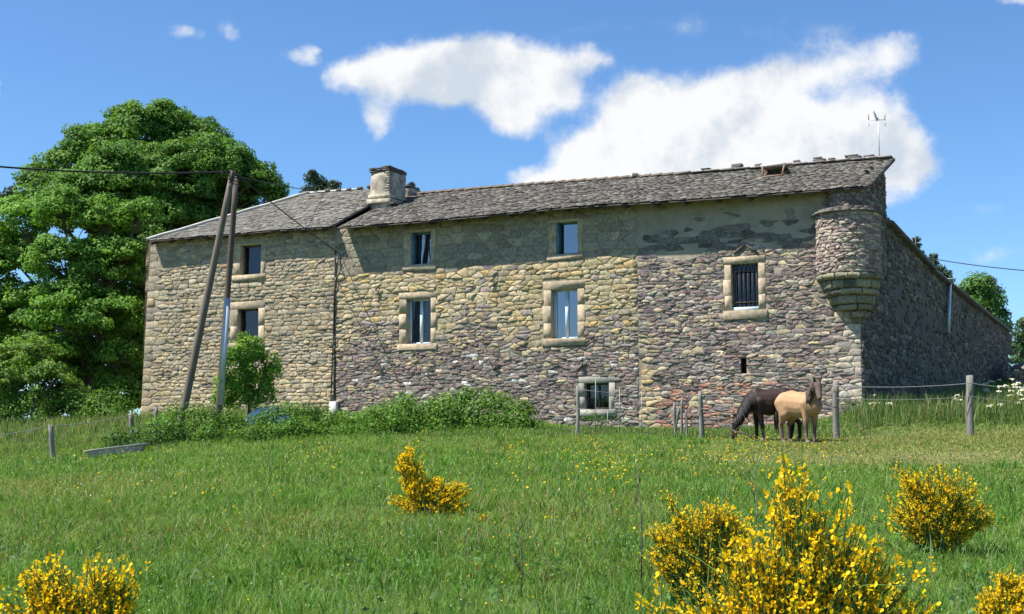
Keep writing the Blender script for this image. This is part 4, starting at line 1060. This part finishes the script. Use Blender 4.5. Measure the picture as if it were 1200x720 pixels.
broom('finely flowered yellow broom bush tucked behind the large one',(825,800),8.6,
 [(775,615,16,1.3,0),(800,600,18,1.8,0),(835,592,20,2.4,0),(865,602,16,1.6,0),(815,640,26,2,0),(855,640,24,2,0),(780,650,16,1.1,0),(760,640,8,.3,0),(782,575,5,.2,0)],.021,8000,230)
broom('broad yellow broom bush in front of the fence post on the right',(1095,650),11.0,
 [(1140,560,12,1,0),(1065,550,14,1.2,0),(1120,570,26,2.4,0),(1150,590,16,1.2,0),(1080,555,16,1.6,0),(1110,550,18,2,0),(1060,575,16,1.2,0),(1095,585,24,2.4,0),(1130,580,14,1.1,0),(1050,540,6,.4,0),(1162,600,12,1.3,0),(1100,610,24,1.5,0),(1145,605,14,1.2,0),(1075,595,22,2,0),(1120,600,22,2,0),(1050,600,14,1,0),(1045,590,8,.4,0)],.024,8500,260)
broom('yellow broom bush with one tall leaning spike standing alone mid meadow',(502,608),14.2,
 [(470,533,8,1.6,0),(485,545,8,1.5,0),(465,580,9,1.2,0),(478,590,10,1.2,0),(500,575,8,.9,0),(515,568,9,1.4,0),(535,565,9,1.6,0),(548,573,7,1.0,0),(540,590,9,.9,0),(515,592,10,1.1,0),(490,562,8,.8,0),(525,580,14,2.4,0),(545,592,10,1.4,0),(500,588,13,2.6,0),(494,563,12,2.4,0),(508,560,12,2.4,0),(530,575,14,1.6,0),(472,560,9,1.3,0),(466,545,6,.8,0),(478,524,6,.6,0)],.029,7000,240)
broom('yellow broom bush cut by the bottom left of the photo',(90,930),6.0,
 [(35,668,18,1.2,0),(150,690,16,1.1,0),(60,665,20,1.5,0),(110,660,18,1.0,0),(135,665,16,1.2,0),(85,690,26,2,0),(45,690,20,1,0),(125,700,22,1.4,0),(70,715,28,2,0),(160,662,5,.15,0),(10,700,10,.4,0),(100,720,24,1.5,0),(52,648,6,.2,0)],.026,5600,210)
broom('yellow broom bush cut by the bottom right corner',(1190,830),7.6,
 [(1180,672,14,1.2,0),(1195,680,16,1.6,0),(1160,695,14,1,0),(1185,705,20,2,0),(1210,690,20,1.5,0),(1148,708,8,.4,0)],.022,4800,160)
broom('tiny yellow broom sprig just right of the leaning bush',(566,618),13.6,[(566,602,6,1,0),(560,606,5,.6,0)],.026,60,12,spread=.05)
broom('tiny yellow broom sprig below the leaning bush, two tufts wide',(566,640),12.4,[(568,626,6,1,0),(556,632,5,.6,0)],.024,60,12)
broom('low yellow broom sprigs in open grass below the other sprigs',(572,678),10.4,[(556,660,5,1,0),(580,662,7,.8,0)],.020,70,14)
# dead stalk
def stalk(label,u,v0,v1,d):
    a=at(u,v1,d); a[2]=float(hz(a[0],a[1]))-.05; b=at(u-3,v0,d); w=MB(); w.tube([a,(a+b)/2+np.array([.02,0,0]),b],[.006,.005,.002],4)
    for k in range(9):
        f=random.uniform(.35,.95); p=a+(b-a)*f; w.tube([p,p+np.array([random.uniform(-.09,.09),0,random.uniform(.05,.14)])],[.003,.001],3)
    o=w.build('dead_stalk',M['bark'],None,loc=tuple(a)); tag(o,label,'dead stalk')
stalk('bare brown dead stalk above the flowers of the finely flowered bush',886,532,600,8.8)
stalk('dark thin stalk left of the finely flowered bush',750,545,585,9.5)
stalk('dry brown seed stalk in the open grass right of the sprigs',610,608,690,9.5)
# broad leaf weeds in the near grass
x,y=scatter(380,4.5,12,1.0); PP=[];
for a,b_ in zip(x,y):
    g=float(hz(a,b_))
    for _ in range(9): PP.append((a+random.gauss(0,.06),b_+random.gauss(0,.06),g+random.uniform(.05,.22)))
PP=np.array(PP); V_,F_,C_=leaves(PP,np.tile([0,-.3,.8],(len(PP),1)),.055,np.tile([.08,.17,.05],(len(PP),1))*rng.uniform(.7,1.3,(len(PP),1)),.45)
tag(mk('broadleaf_weeds',V_,F_,M['leaf'],None,C_),'broad-leaved weeds among the near grass','weeds',kind='stuff')
# =================== POLES AND WIRES
def pole(label,name,b_px,t_px,d,r0,r1,mat,cat,group=None):
    a=at(*b_px,d); b=at(*t_px,d); g=float(hz(a[0],a[1])); dirn=unit(b-a)
    a2=a+dirn*((g-.3-a[2])/dirn[2]) if a[2]>g-.3 else a
    root=thing(name,label,cat,(a2[0],a2[1],g),group)
    w=MB(); w.tube([a2+(b-a2)*f for f in np.linspace(0,1,9)],np.linspace(r0,r1,9),12); w.build('shaft',M[mat],root,True)
    return root,a2,b
rA,a0_,tA=pole('long leaning grey wooden pole crossing the west wall','utility_pole',(213,491),(273,201),37.5,.125,.092,'pole','pole','paired wooden utility poles')
rB,a1_,tB=pole('darker upright wooden pole with grey metal lower sleeve','utility_pole',(257,470),(277,207),37.9,.105,.085,'poledark','pole','paired wooden utility poles')
w=MB(); p0=a1_+(tB-a1_)*.08; p1=a1_+(tB-a1_)*.50; 
q0=at(259,475,37.7); q1=at(267,350,37.7); w.tube([q0,q1],.085,10); w.build('metal_sleeve',M['galv'],rB,True)
w=MB()
w.tube([tA+np.array([-.15,0,-.05]),tB+np.array([.12,0,.02])],.04,6); w.tube([tA+np.array([0,-.12,.0]),tA+np.array([0,-.12,-.35])],.05,6)
for k in range(3): w.tube([tA+np.array([-.13+.02*k,-.13,-.15-.1*k]),tB+np.array([.12,-.1,-.1-.1*k])],.018,5)
w.tube([tA+np.array([-.05,0,-.05]),tA+np.array([-.38,0,-.0])],.02,5)
w.build('bracket',M['iron'],rA)
def wire(label,a,b,sag,r,group='overhead cables'):
    a=np.array(a);b=np.array(b); n=24; P=[a+(b-a)*f-np.array([0,0,4*sag*f*(1-f)]) for f in np.linspace(0,1,n)]
    w=MB(); w.tube(P,r,5); o=w.build('overhead_cable',M['cable'],None,loc=tuple(a)); tag(o,label,'cable',group); return o
far=at(-60,190,33); wire('thick black cable leaving the pole top to the left past the tree',tA,far,.15,.028)
wire('slack black cable from the pole top down to the house wall',tA,hit(397,297,.1),.05,.018)
wire('thin cable running from the pole top to the right behind the roof',tB,at(415,231,52),.05,.014)
wire('thin cable crossing the sky at the right beyond the side roof',at(1085,302,80),at(1330,323,60),.25,.028)
w=MB(); q=a0_+(tA-a0_)*.24; w.tube([q,q+np.array([.35,0,.02]),q+np.array([.7,0,-.12])],.012,4); w.build('loose_cable',M['cable'],rA)
# =================== FENCE POSTS
def post(label,b_px,t_px,d,r,mat='post',cat='fence post',group='weathered fence posts'):
    a=at(*b_px,d); b=at(*t_px,d); g=float(hz(a[0],a[1])); a[2]=min(a[2],g)-.25
    w=MB(); n=7; V_=[];F_=[]; m=7; ax=b-a; ph=random.random()*6
    for i in range(n):
        f=i/(n-1)
        for k in range(m):
            th=2*math.pi*k/m; rr=r*(1.08-.16*f)*(1+.16*math.sin(th*2+ph)+random.gauss(0,.035))
            V_.append(a+ax*f+np.array([math.cos(th)*rr+.012*math.sin(f*6+ph),math.sin(th)*rr,random.gauss(0,.01) if i==n-1 else 0]))
    for i in range(n-1):
        for k in range(m): F_.append([i*m+k,i*m+(k+1)%m,(i+1)*m+(k+1)%m,(i+1)*m+k])
    F_.append([(n-1)*m+k for k in range(m)]); w.add(V_,F_)
    o=w.build('fence_post',M[mat],None,loc=(a[0],a[1],g)); tag(o,label,cat,group); return b
pR=post('grey fence post just right of the pale horse',(980,511),(979,447),31.5,.075)
pRR=post('thick grey fence post in front of the shaded side wall',(1137,507),(1136,440),31.5,.085)
p3=post('grey fence post left of the dark horse against the wall',(822,502),(821,459),33.0,.07)
p4=post('thin grey post left of the square grey window',(677,508),(677,452),33.3,.055)
pL=post('leaning grey fence post at the far left of the meadow',(65,545),(59,498),33.5,.06)
pL2=post('dark grey fence post behind the upturned tub',(156,520),(154,485),36.5,.07)
post('short pale stake against the west wall corner',(182,494),(184,478),40,.06,group=None)
for k,(b_,t_) in enumerate((((792,500),(790,472)),((797,500),(800,466)),((806,499),(803,480)),((789,498),(795,478)))):
    post(['short broken stick, leftmost of the bunch by the wall','tallest broken stick of the bunch by the wall','rightmost broken stick of the bunch by the wall','stubby slanting stick in the bunch by the wall'][k],b_,t_,33.6,.035,cat='stick',group='broken sticks by the wall')
def fwire(label,pts,r=.011):
    w=MB(); P=[]
    for a,b in zip(pts[:-1],pts[1:]):
        for f in np.linspace(0,1,8)[:-1]: P.append(np.array(a)+(np.array(b)-np.array(a))*f-np.array([0,0,.06*4*f*(1-f)]))
    P.append(pts[-1]); w.tube(P,r,4); o=w.build('fence_wire',M['wire'],None,loc=tuple(P[0])); tag(o,label,'wire','fence wires')
e1=at(1240,455,31.5)
fwire('upper fence wire right of the pale horse',[pR-[0,.09,.12],pRR-[0,.1,.20],e1],.009)
fwire('lower fence wire right of the pale horse',[pR-[0,.09,.42],pRR-[0,.1,.52],e1-[0,0,.35]],.006)
fwire('pale wire sagging from the left post out of the picture',[at(-60,516,31),pL-[0,.08,.03],pL2-[0,.1,.05]],.010)
fwire('thin upper wire strung along the foot of the main wall',[p4-[0,.07,.1],p3-[0,.08,.1],pR-[0,.09,.2]],.005)
fwire('thin lower wire strung along the foot of the main wall',[p4-[0,.07,.6],p3-[0,.08,.45],pR-[0,.09,.6]],.005)
# thin steel rods of the wire netting
for k,(u,t,b) in enumerate(((726,454,502),(752,458,502),(698,443,505),(712,480,500))):
    a=at(u,b,33.5);c=at(u,t,33.5); a[2]=min(a[2],float(hz(a[0],a[1])))-.1; w=MB(); w.tube([a,c],.010,4)
    o=w.build('steel_rod',M['wire'],None,loc=tuple(a)); tag(o,['thin steel rod right of the square window','thin steel rod farthest right in the netting','thin steel rod in front of the square window pane','short steel rod below the square window'][k],'rod','thin steel rods by the wall')
# fallen branch
w=MB(); pts=[at(842,495,31.3),at(852,501,31.2),at(861,506,31.1),at(872,508,31.0),at(888,507,31.0)]; pts[-1][2]=float(hz(pts[-1][0],pts[-1][1]))+.05
w.tube(pts,[.010,.016,.02,.022,.015],6); w.tube([pts[2],pts[2]+np.array([.15,-.05,.16])],[.012,.005],5); w.tube([pts[1],pts[1]+np.array([-.1,.05,.16])],[.01,.004],5)
gz=float(hz(pts[2][0],pts[2][1])); w.tube([pts[3],[pts[3][0],pts[3][1],gz-.05]],.015,5)
tag(w.build('fallen_branch',M['bark'],None,loc=(pts[3][0],pts[3][1],gz)),'thin dark fallen branch by the grazing horse','branch')
# =================== TUB
def tub():
    c=at(137,526,33.3); g=float(hz(c[0],c[1])); root=thing('bathtub','old pale bathtub lying tilted in the weeds','bathtub',(c[0],c[1],g))
    ex=unit([1,.25,.13]); ez=unit(np.array([-.1,.05,1.0])-ex*(np.array([-.1,-.25,1.0])@ex)); ey=np.cross(ez,ex)
    prof=[(.58,-.44,.62),(.66,-.42,.72),(.78,-.25,.84),(.88,-.05,.95),(.90,.0,.97),(1.0,.005,1.0),(1.0,.03,1.0),(.98,.035,.98),(.88,.03,.92),(.84,-.1,.88),(.72,-.36,.74),(.5,-.40,.5)]
    n=36; V_=[];F_=[]; c0=c
    for (sx,z,sy) in prof:
        for k in range(n):
            th=2*math.pi*k/n; cx=abs(math.cos(th))**.6*math.copysign(1,math.cos(th)); cy=abs(math.sin(th))**.6*math.copysign(1,math.sin(th))
            V_.append(c0+ex*cx*.82*sx+ey*cy*.36*sy+ez*z)
    for i in range(len(prof)-1):
        for k in range(n): F_.append([i*n+k,i*n+(k+1)%n,(i+1)*n+(k+1)%n,(i+1)*n+k])
    F_.append([k for k in range(n)][::-1]); F_.append([(len(prof)-1)*n+k for k in range(n)])
    w=MB(); w.add(V_,F_); w.build('basin',M['white'],root,True)
    w=MB(); V_=[];F_=[]
    p=c0+ex*-.3+ez*-.44
    for s in (-.45,.4): w.tube([c0+ex*s+ez*-.40,c0+ex*s*1.1+np.array([0,0,-.62])],[.03,.04],6)
    w.build('leg',M['iron'],root)
tub()
# =================== TARPAULIN AND RUSTY SHEET BEHIND THE HEDGE
c=at(316,484,38.6); g=float(hz(c[0],c[1])); w=MB(); V_=[];F_=[]; n=22
for j in range(9):
    for k in range(n):
        f=j/8; th=2*math.pi*k/n; r=math.sin(f*math.pi/2); rx=.85*r*(1+.08*math.sin(3*th+1)); ry=.55*r*(1+.1*math.sin(2*th)); V_.append([c[0]+math.cos(th)*rx,c[1]+math.sin(th)*ry,g-.1+(c[2]+.30-g)*(1-f**2.2)+.03*math.sin(5*th)*f])
for j in range(8):
    for k in range(n): F_.append([j*n+k,j*n+(k+1)%n,(j+1)*n+(k+1)%n,(j+1)*n+k])
w.add(V_,F_); tag(w.build('tarpaulin',M['tarp'],None,True,loc=(c[0],c[1],g)),'pale blue rounded tarpaulin showing over the hedge beside the young tree','tarpaulin')
a=at(330,478,38.4); w=MB(); w.box(a+np.array([0,0,-.08]),[.75,-.12,-.06],[.05,.6,0],[0,0,.09],None,.02); 
for dx in (.08,.6): w.tube([a+np.array([dx,.3,-.04]),[a[0]+dx,a[1]+.3,float(hz(a[0]+dx,a[1]+.3))-.1]],.04,6)
tag(w.build('rusty_sheet',M['rust'],None,loc=(a[0],a[1],float(hz(a[0],a[1])))),'low rust brown board just right of the blue tarpaulin','board')
# =================== FAR SHED
sh=thing('stone_shed','small low rubble shed with slate roof at the far right edge','shed',tuple(at(1200,455,60)))
o_=at(1187,466,58); o_[2]=float(hz(o_[0],o_[1]))-.3; zt=at(1187,434,58)[2]; w=MB(); w.box(o_,[5,-.6,0],[2.4,5,0],[0,0,zt-o_[2]]); w.build('wall',M['mortar'],sh).data.color_attributes['Col'].data.foreach_set('color',np.tile((.27,.21,.18,1),8).astype(np.float32))
sd=rows(0,5,0,zt-o_[2],.16,.32,.07,.03,lambda t,z:'R'); sx=unit([5,-.6,0]); sn=unit([-.6,-5,0])
tv,tf,tc_=masonry(sd,lambda t,z:[(1,0,5),(-1,0,0),(0,1,zt-o_[2]),(0,-1,0)],[],lambda t,z,off:o_[None]+np.asarray(t)[:,None]*sx+np.asarray(off)[:,None]*sn+np.asarray(z)[:,None]*np.array([0,0,1.0]),lambda zn,t,z:(vary((.30,.22,.19),.2),.05,.012))
mk('stonework',tv,tf,M['stone'],sh,tc_)
w=MB(); r0=o_+np.array([-.1,-.15,zt-o_[2]]); w.box(r0,[5.4,-.6,.0],[2.5,5.3,.5],[0,0,.12],(.17,.15,.13)); w.build('roof',M['slate'],sh)
# =================== HORSES
def horse_material(name,body,leg,hz_=.45,belly=None):
    m=bpy.data.materials.new(name); m.use_nodes=True; nt=m.node_tree; b=nt.nodes['Principled BSDF']; g=NT(nt)
    tc=g.n('ShaderNodeTexCoord').outputs['Object']; sp=g.n('ShaderNodeSeparateXYZ'); g.l(tc,sp.inputs[0])
    nz=g.noise(5,tc,4); zz=g.math('ADD',sp.outputs[2],g.math('MULTIPLY',nz,.16)); f=g.ramp(zz,hz_,hz_+.25)
    c=g.mix(f,leg,body)
    if belly: 
        f2=g.ramp(g.math('ADD',sp.outputs[0],g.math('MULTIPLY',nz,.1)),.66,.86); c=g.mix(f2,c,belly)
    n2=g.ramp(g.noise(3,tc,3),.3,.7,.82,1.15); hs=g.n('ShaderNodeHueSaturation'); g.l(c,hs.inputs['Color']); g.l(n2,hs.inputs['Value'])
    g.l(hs.outputs[0],b.inputs['Base Color']); b.inputs['Roughness'].default_value=.72 if body[0]>.2 else .5; b.inputs['Specular IOR Level'].default_value=.2
    bn=g.n('ShaderNodeBump'); bn.inputs['Strength'].default_value=.35; bn.inputs['Distance'].default_value=.02; g.l(g.noise(22,tc,5,.7),bn.inputs['Height']); g.l(bn.outputs[0],b.inputs['Normal'])
    return m
def horse(label,pos,heading,scale,neck,mat,hair,feet,ears,mane_w=.05):
    g=float(hz(pos[0],pos[1])); root=thing('horse',label,'horse',(pos[0],pos[1],g),'horses grazing by the wall'); root.rotation_euler=(0,0,heading); root.scale=(scale,)*3
    V_=[];F_=[];n=0
    def cap(p0,r0,p1,r1,sy=1.0):
        nonlocal n
        v,f=capsule(p0,r0,p1,r1); 
        if sy!=1: v[:,1]=(v[:,1]-p0[1])*sy+p0[1]
        V_.append(v); F_.extend([[i+n for i in q] for q in f]); n+=len(v)
    T=.86
    cap((-.50,0,1.0),.27,(-.28,0,1.02),.29,T); cap((-.28,0,.98),.30,(.10,0,.93),.32,T); cap((.10,0,.93),.32,(.38,0,.95),.28,T)
    cap((.38,0,.95),.27,(.52,0,.92),.21,T); cap((.15,0,1.1),.14,(.40,0,1.17),.13,T); cap((-.55,0,1.12),.15,(-.35,0,1.14),.15,T)
    cap((.40,0,1.02),.22,neck[0],.175,T)
    rr=[.175,.15,.125,.105]
    for i in range(len(neck)-1): cap(neck[i],rr[min(i,3)],neck[i+1],rr[min(i+1,3)],T)
    hd=ears['head']; poll=np.array(neck[-1]); jaw=np.array(hd[0]); muz=np.array(hd[1])
    cap(poll,.105,jaw,.115,.8); m1=jaw*.45+muz*.55; cap(jaw,.112,m1,.078,.85); cap(m1,.078,muz,.066,.9)
    for s in (-1,1):
        fx,hx=feet['f'][0 if s<0 else 1],feet['h'][0 if s<0 else 1]; y=.145*s
        cap((.36,y*.9,.95),.15,(.37,y,.74),.095); cap((.37,y,.76),.09,(.36+fx*.4,y,.44),.06); cap((.36+fx*.4,y,.44),.063,(.36+fx*.5,y,.40),.058); cap((.36+fx*.5,y,.40),.050,(.36+fx*.9,y,.13),.045)
        cap((.36+fx*.9,y,.13),.045,(.37+fx,y,.10),.042); cap((.38+fx,y,.09),.045,(.41+fx,y,.035),.062)
        cap((-.45,y*.8,.98),.22,(-.36,y*1.05,.74),.15); cap((-.38,y*1.05,.78),.15,(-.50+hx*.4,y,.52),.075); cap((-.50+hx*.4,y,.52),.07,(-.56+hx*.5,y,.46),.058); cap((-.56+hx*.5,y,.46),.058,(-.53+hx*.9,y,.14),.047)
        cap((-.53+hx*.9,y,.14),.046,(-.51+hx,y,.10),.044); cap((-.50+hx,y,.09),.046,(-.47+hx,y,.035),.064)
    V_=np.concatenate(V_)
    me=bpy.data.meshes.new('body'); me.from_pydata(V_.tolist(),[],F_); me.materials.append(mat)
    o=bpy.data.objects.new('body',me); COL.objects.link(o); o.parent=root
    rm=o.modifiers.new('r','REMESH'); rm.mode='VOXEL'; rm.voxel_size=.020; rm.use_smooth_shade=True
    sm=o.modifiers.new('s','SMOOTH'); sm.iterations=5; sm.factor=.5
    def local(w_,nm,mt): 
        ob=mk(nm,np.concatenate(w_.V),w_.F,mt,None,np.concatenate(w_.C),True); ob.parent=root; return ob
    hdv=unit(muz-poll); side=ears['side']; up=unit(np.cross(side,hdv)); up=up if up@np.array(ears['up'])>0 else -up
    for s in (-1,1):
        w=MB(); b0=poll+up*.06+side*.06*s-hdv*.02; w.tube([b0,b0+up*.06+side*.02*s-hdv*.03,b0+up*.13+side*.025*s-hdv*.045],[.03,.032,.006],7); local(w,'ear',hair)
        w=MB(); e0=poll*.45+jaw*.55; e0=poll+ (muz-poll)*.33+up*.045+side*.082*s; v,f=capsule(e0,.018,e0+hdv*.01,.016); w.add(v,f); local(w,'eye',M['iron'])
        w=MB(); n0=muz+side*.032*s+hdv*.04+up*.02; v,f=capsule(n0,.014,n0+hdv*.006,.012); w.add(v,f); local(w,'nostril',M['iron'])
    # mane: many locks along the crest
    w=MB(); crest=[np.array((.40,0,1.10))]+[np.array(p)+np.array([-.0,0,.0]) for p in neck]
    cup=np.array(ears['crest'])
    for i in range(len(crest)-1):
        for f in np.linspace(0,1,9):
            p=crest[i]*(1-f)+crest[i+1]*f; r_=np.interp((i+f)/(len(crest)-1),[0,.25,1],[.10,.17,.10])
            for q in range(4):
                cu_=unit(cup); s_=np.array(ears['mane_side'],float); e=rng.normal(0,.014,3); k_=random.uniform(.0,.35)
                w.tube([p+cu_*r_*1.0+e,p+(cu_*.75+s_*.70)*r_*1.12+e,p+(s_*1.08-cu_*k_)*r_+e*1.5+[0,0,-.03],p+(s_*1.05-cu_*k_)*r_+e*2.5+[0,0,-random.uniform(.08,.16)]],[.024,.026,.02,.004],4)
    for q in range(7): # forelock
        b0=poll+up*.07+side*random.uniform(-.04,.04); w.tube([b0,b0+hdv*.09+up*.03,b0+hdv*.19+side*random.uniform(-.03,.03)],[.02,.016,.004],4)
    local(w,'mane',hair)
    w=MB()
    for q in range(26):
        a=rng.normal(0,.025,3); w.tube([np.array((-.74,0,1.08))+a*.6,np.array((-.83,0,.98))+a,np.array((-.85,0,.68))+a*1.6,np.array((-.82,0,.34+random.uniform(-.08,.1)))+a*2.2],[.022,.026,.022,.004],4)
    local(w,'tail',hair)
    for s,fx,xx in ((-1,feet['f'][0],.41),(1,feet['f'][1],.41),(-1,feet['h'][0],-.47),(1,feet['h'][1],-.47)):
        w=MB(); w.tube([(xx+fx-.02,.145*s,.075),(xx+fx+.015,.145*s,-.005)],[.055,.078],10); local(w,'hoof',M['hoof'])
    return root
M['hoof']=material('hoof_horn',(.16,.12,.09),.6,6,.2)
M['blackhair']=material('black_hair',(.022,.018,.016),.6,8,.4); M['dunhair']=material('dun_dark_hair',(.07,.05,.038),.65,8,.5)
mD=horse_material('dark_bay_coat',(.040,.026,.021),(.020,.016,.015))
mP=horse_material('buckskin_coat',(.37,.228,.125),(.13,.09,.07),.46,(.09,.065,.055))
pp=at(938,517,31.0)
an=math.radians(-61)
horse('pale buckskin horse standing turned toward the camera, head raised',(pp[0],pp[1]),an,1.0,
 [(.52,-.02,1.12),(.62,-.04,1.24),(.69,-.07,1.35),(.73,-.10,1.43)],mP,M['dunhair'],{'f':(.02,-.03),'h':(.05,-.06)},
 dict(head=((.80,-.14,1.36),(.98,-.26,1.08)),side=unit([.5,.85,0]),up=(.5,-.2,.8),crest=(-.45,.1,.55),mane_side=(0,-1,0)))
pd=at(906,514,31.9)
horse('dark brown horse grazing with its head down, behind the pale one',(pd[0],pd[1]),math.radians(180+6),1.03,
 [(.52,0,.98),(.64,0,.84),(.75,.0,.68),(.83,0,.55)],mD,M['blackhair'],{'f':(.0,-.10),'h':(.03,-.10)},
 dict(head=((.90,0,.42),(.97,0,.12)),side=np.array([0,1.0,0]),up=(1,0,.3),crest=(.28,0,.45),mane_side=(0,1,0)))
# =================== SKY, SUN, CAMERA
az=lambda u,v: math.atan2(ray(u,v)[0],ray(u,v)[1]); el=lambda u,v: math.asin(unit(ray(u,v))[2])
wd=bpy.data.worlds.new('World'); sc.world=wd; wd.use_nodes=True; nt=wd.node_tree; nt.nodes.clear(); g=NT(nt)
SUN_EL=math.radians(58); SUND=np.array([-.975,-.225]); 
sk=g.n('ShaderNodeTexSky'); sk.sky_type='NISHITA'; sk.sun_disc=False; sk.sun_elevation=SUN_EL; sk.sun_rotation=math.atan2(SUND[0],SUND[1])%(2*math.pi); sk.air_density=1.0; sk.dust_density=.25; sk.ozone_density=2.2; sk.altitude=900
tc=g.n('ShaderNodeTexCoord').outputs['Generated']; sp=g.n('ShaderNodeSeparateXYZ'); g.l(tc,sp.inputs[0])
AZ=g.math('ARCTAN2',sp.outputs[0],sp.outputs[1]); ELV=g.math('ARCSINE',sp.outputs[2])
wn=g.noise(9,tc,5,.6,out=1); ws=g.n('ShaderNodeSeparateColor'); g.l(wn,ws.inputs[0])
WA=g.math('ADD',AZ,g.math('MULTIPLY_ADD',ws.outputs[0],.07,-.035)); WE=g.math('ADD',ELV,g.math('MULTIPLY_ADD',ws.outputs[1],.05,-.025))
blobs=[ # u,v,ru,rv,strength
 (410,98,40,22,.9),(450,88,50,24,1.0),(510,75,60,28,1.1),(575,68,60,30,1.25),(620,85,50,36,1.2),(560,105,75,28,1.1),(600,140,42,26,1.1),(655,75,34,24,.8),(700,64,26,13,.95),(665,100,25,25,.7),(500,115,60,18,.7),(452,142,22,20,.5),(449,160,11,18,.30),(356,66,15,13,.8),
 (640,212,40,20,1.2),(690,185,48,38,1.3),(735,150,48,48,1.2),(750,105,28,28,1.0),(800,150,70,50,1.3),(860,125,65,40,1.2),(900,170,90,60,1.3),(980,160,75,50,1.2),(1050,155,42,42,1.1),(1080,190,28,34,.9),(820,215,130,42,1.2),(950,205,110,45,1.2),(925,88,65,22,.75),(1000,80,60,22,.62),(1055,55,34,22,.5),
 (215,38,28,12,.36),(268,42,20,14,.38),(0,112,9,20,.7),(1163,245,34,14,.27),(1100,285,55,18,.24),(1175,300,50,18,.26),(1190,3,30,7,.5),(840,28,130,22,.26),(150,50,70,20,.16),(960,48,60,24,.3),(700,30,60,14,.14),(330,68,26,16,.22),(1020,270,60,22,.14)]
dens=None
for (u,v,ru,rv,s) in blobs:
    a_,e_=az(u,v),el(u,v); da=ru/K/1.0; de=rv/K
    x=g.math('MULTIPLY',g.math('SUBTRACT',WA,a_),1/da); y=g.math('MULTIPLY',g.math('SUBTRACT',WE,e_),1/de)
    d2=g.math('ADD',g.math('MULTIPLY',x,x),g.math('MULTIPLY',y,y)); f=g.math('MULTIPLY',g.math('EXPONENT',g.math('MULTIPLY',d2,-1.35)),s)
    dens=f if dens is None else g.math('ADD',dens,f)
# other cumulus elsewhere in the sky, away from the photographed part
away=g.ramp(sp.outputs[1],.55,.2,0,1); on=g.noise(2.2,tc,5,.6); dens=g.math('ADD',dens,g.math('MULTIPLY',away,g.ramp(on,.60,.75,0,.6)))
n1=g.noise(22,tc,9,.66); n2=g.noise(5,tc,4,.5)
dd=g.math('ADD',dens,g.math('ADD',g.math('MULTIPLY_ADD',n1,1.5,-.78),g.math('MULTIPLY_ADD',g.noise(60,tc,6,.6),.7,-.35))); dd=g.math('MULTIPLY',dd,g.ramp(dens,.04,.35))
al=g.ramp(dd,.03,1.0,0,.97)
mp=g.n('ShaderNodeMapping'); g.l(tc,mp.inputs[0]); mp.inputs['Location'].default_value=(-.012,0,.014)
rel=g.math('SUBTRACT',g.noise(13,tc,7,.6),g.noise(13,mp.outputs[0],7,.6))
mp2=g.n('ShaderNodeMapping'); g.l(tc,mp2.inputs[0]); mp2.inputs['Location'].default_value=(-.03,0,.035)
rel2=g.math('SUBTRACT',g.noise(5,tc,3,.5),g.noise(5,mp2.outputs[0],3,.5))
shade=g.ramp(g.math('ADD',g.math('MULTIPLY_ADD',rel,3.0,.56),g.math('MULTIPLY_ADD',rel2,2.6,g.math('MULTIPLY',n2,.35))),.12,1.0)
EXPO=1.0
cl=g.mix(shade,(.66,.73,.82),(1.0,1.0,1.0))
tint=g.mix(1.0,sk.outputs[0],(.70,.97,1.20),'MULTIPLY')
SKYS=.075
bg1=g.n('ShaderNodeBackground'); g.l(tint,bg1.inputs[0]); bg1.inputs[1].default_value=SKYS
bg2=g.n('ShaderNodeBackground'); g.l(cl,bg2.inputs[0]); bg2.inputs[1].default_value=.5
mx=g.n('ShaderNodeMixShader'); g.l(al,mx.inputs[0]); g.l(bg1.outputs[0],mx.inputs[1]); g.l(bg2.outputs[0],mx.inputs[2])
wo=g.n('ShaderNodeOutputWorld'); g.l(mx.outputs[0],wo.inputs[0])
L=bpy.data.lights.new('sun','SUN'); L.energy=5.0; L.angle=math.radians(.53); L.color=(1,.95,.87); lo=bpy.data.objects.new('sun',L); COL.objects.link(lo)
sv=Vector((SUND[0]*math.cos(SUN_EL),SUND[1]*math.cos(SUN_EL),math.sin(SUN_EL))); lo.rotation_euler=sv.to_track_quat('Z','Y').to_euler(); lo.location=(-20,-5,40)
cam=bpy.data.cameras.new('camera'); cam.lens=K/1200*36; cam.sensor_width=36; cam.clip_end=3000; cam.clip_start=.1; co=bpy.data.objects.new('camera',cam); COL.objects.link(co)
co.location=tuple(EYE); co.rotation_euler=(math.pi/2+PITCH,0,0); sc.camera=co
sc.view_settings.view_transform='Standard'; sc.view_settings.look='None'; sc.view_settings.gamma=1; sc.view_settings.exposure=EXPO
sc.render.engine='CYCLES'; sc.cycles.max_bounces=4; sc.cycles.transparent_max_bounces=8; sc.cycles.use_denoising=True
sc.cycles.use_adaptive_sampling=True
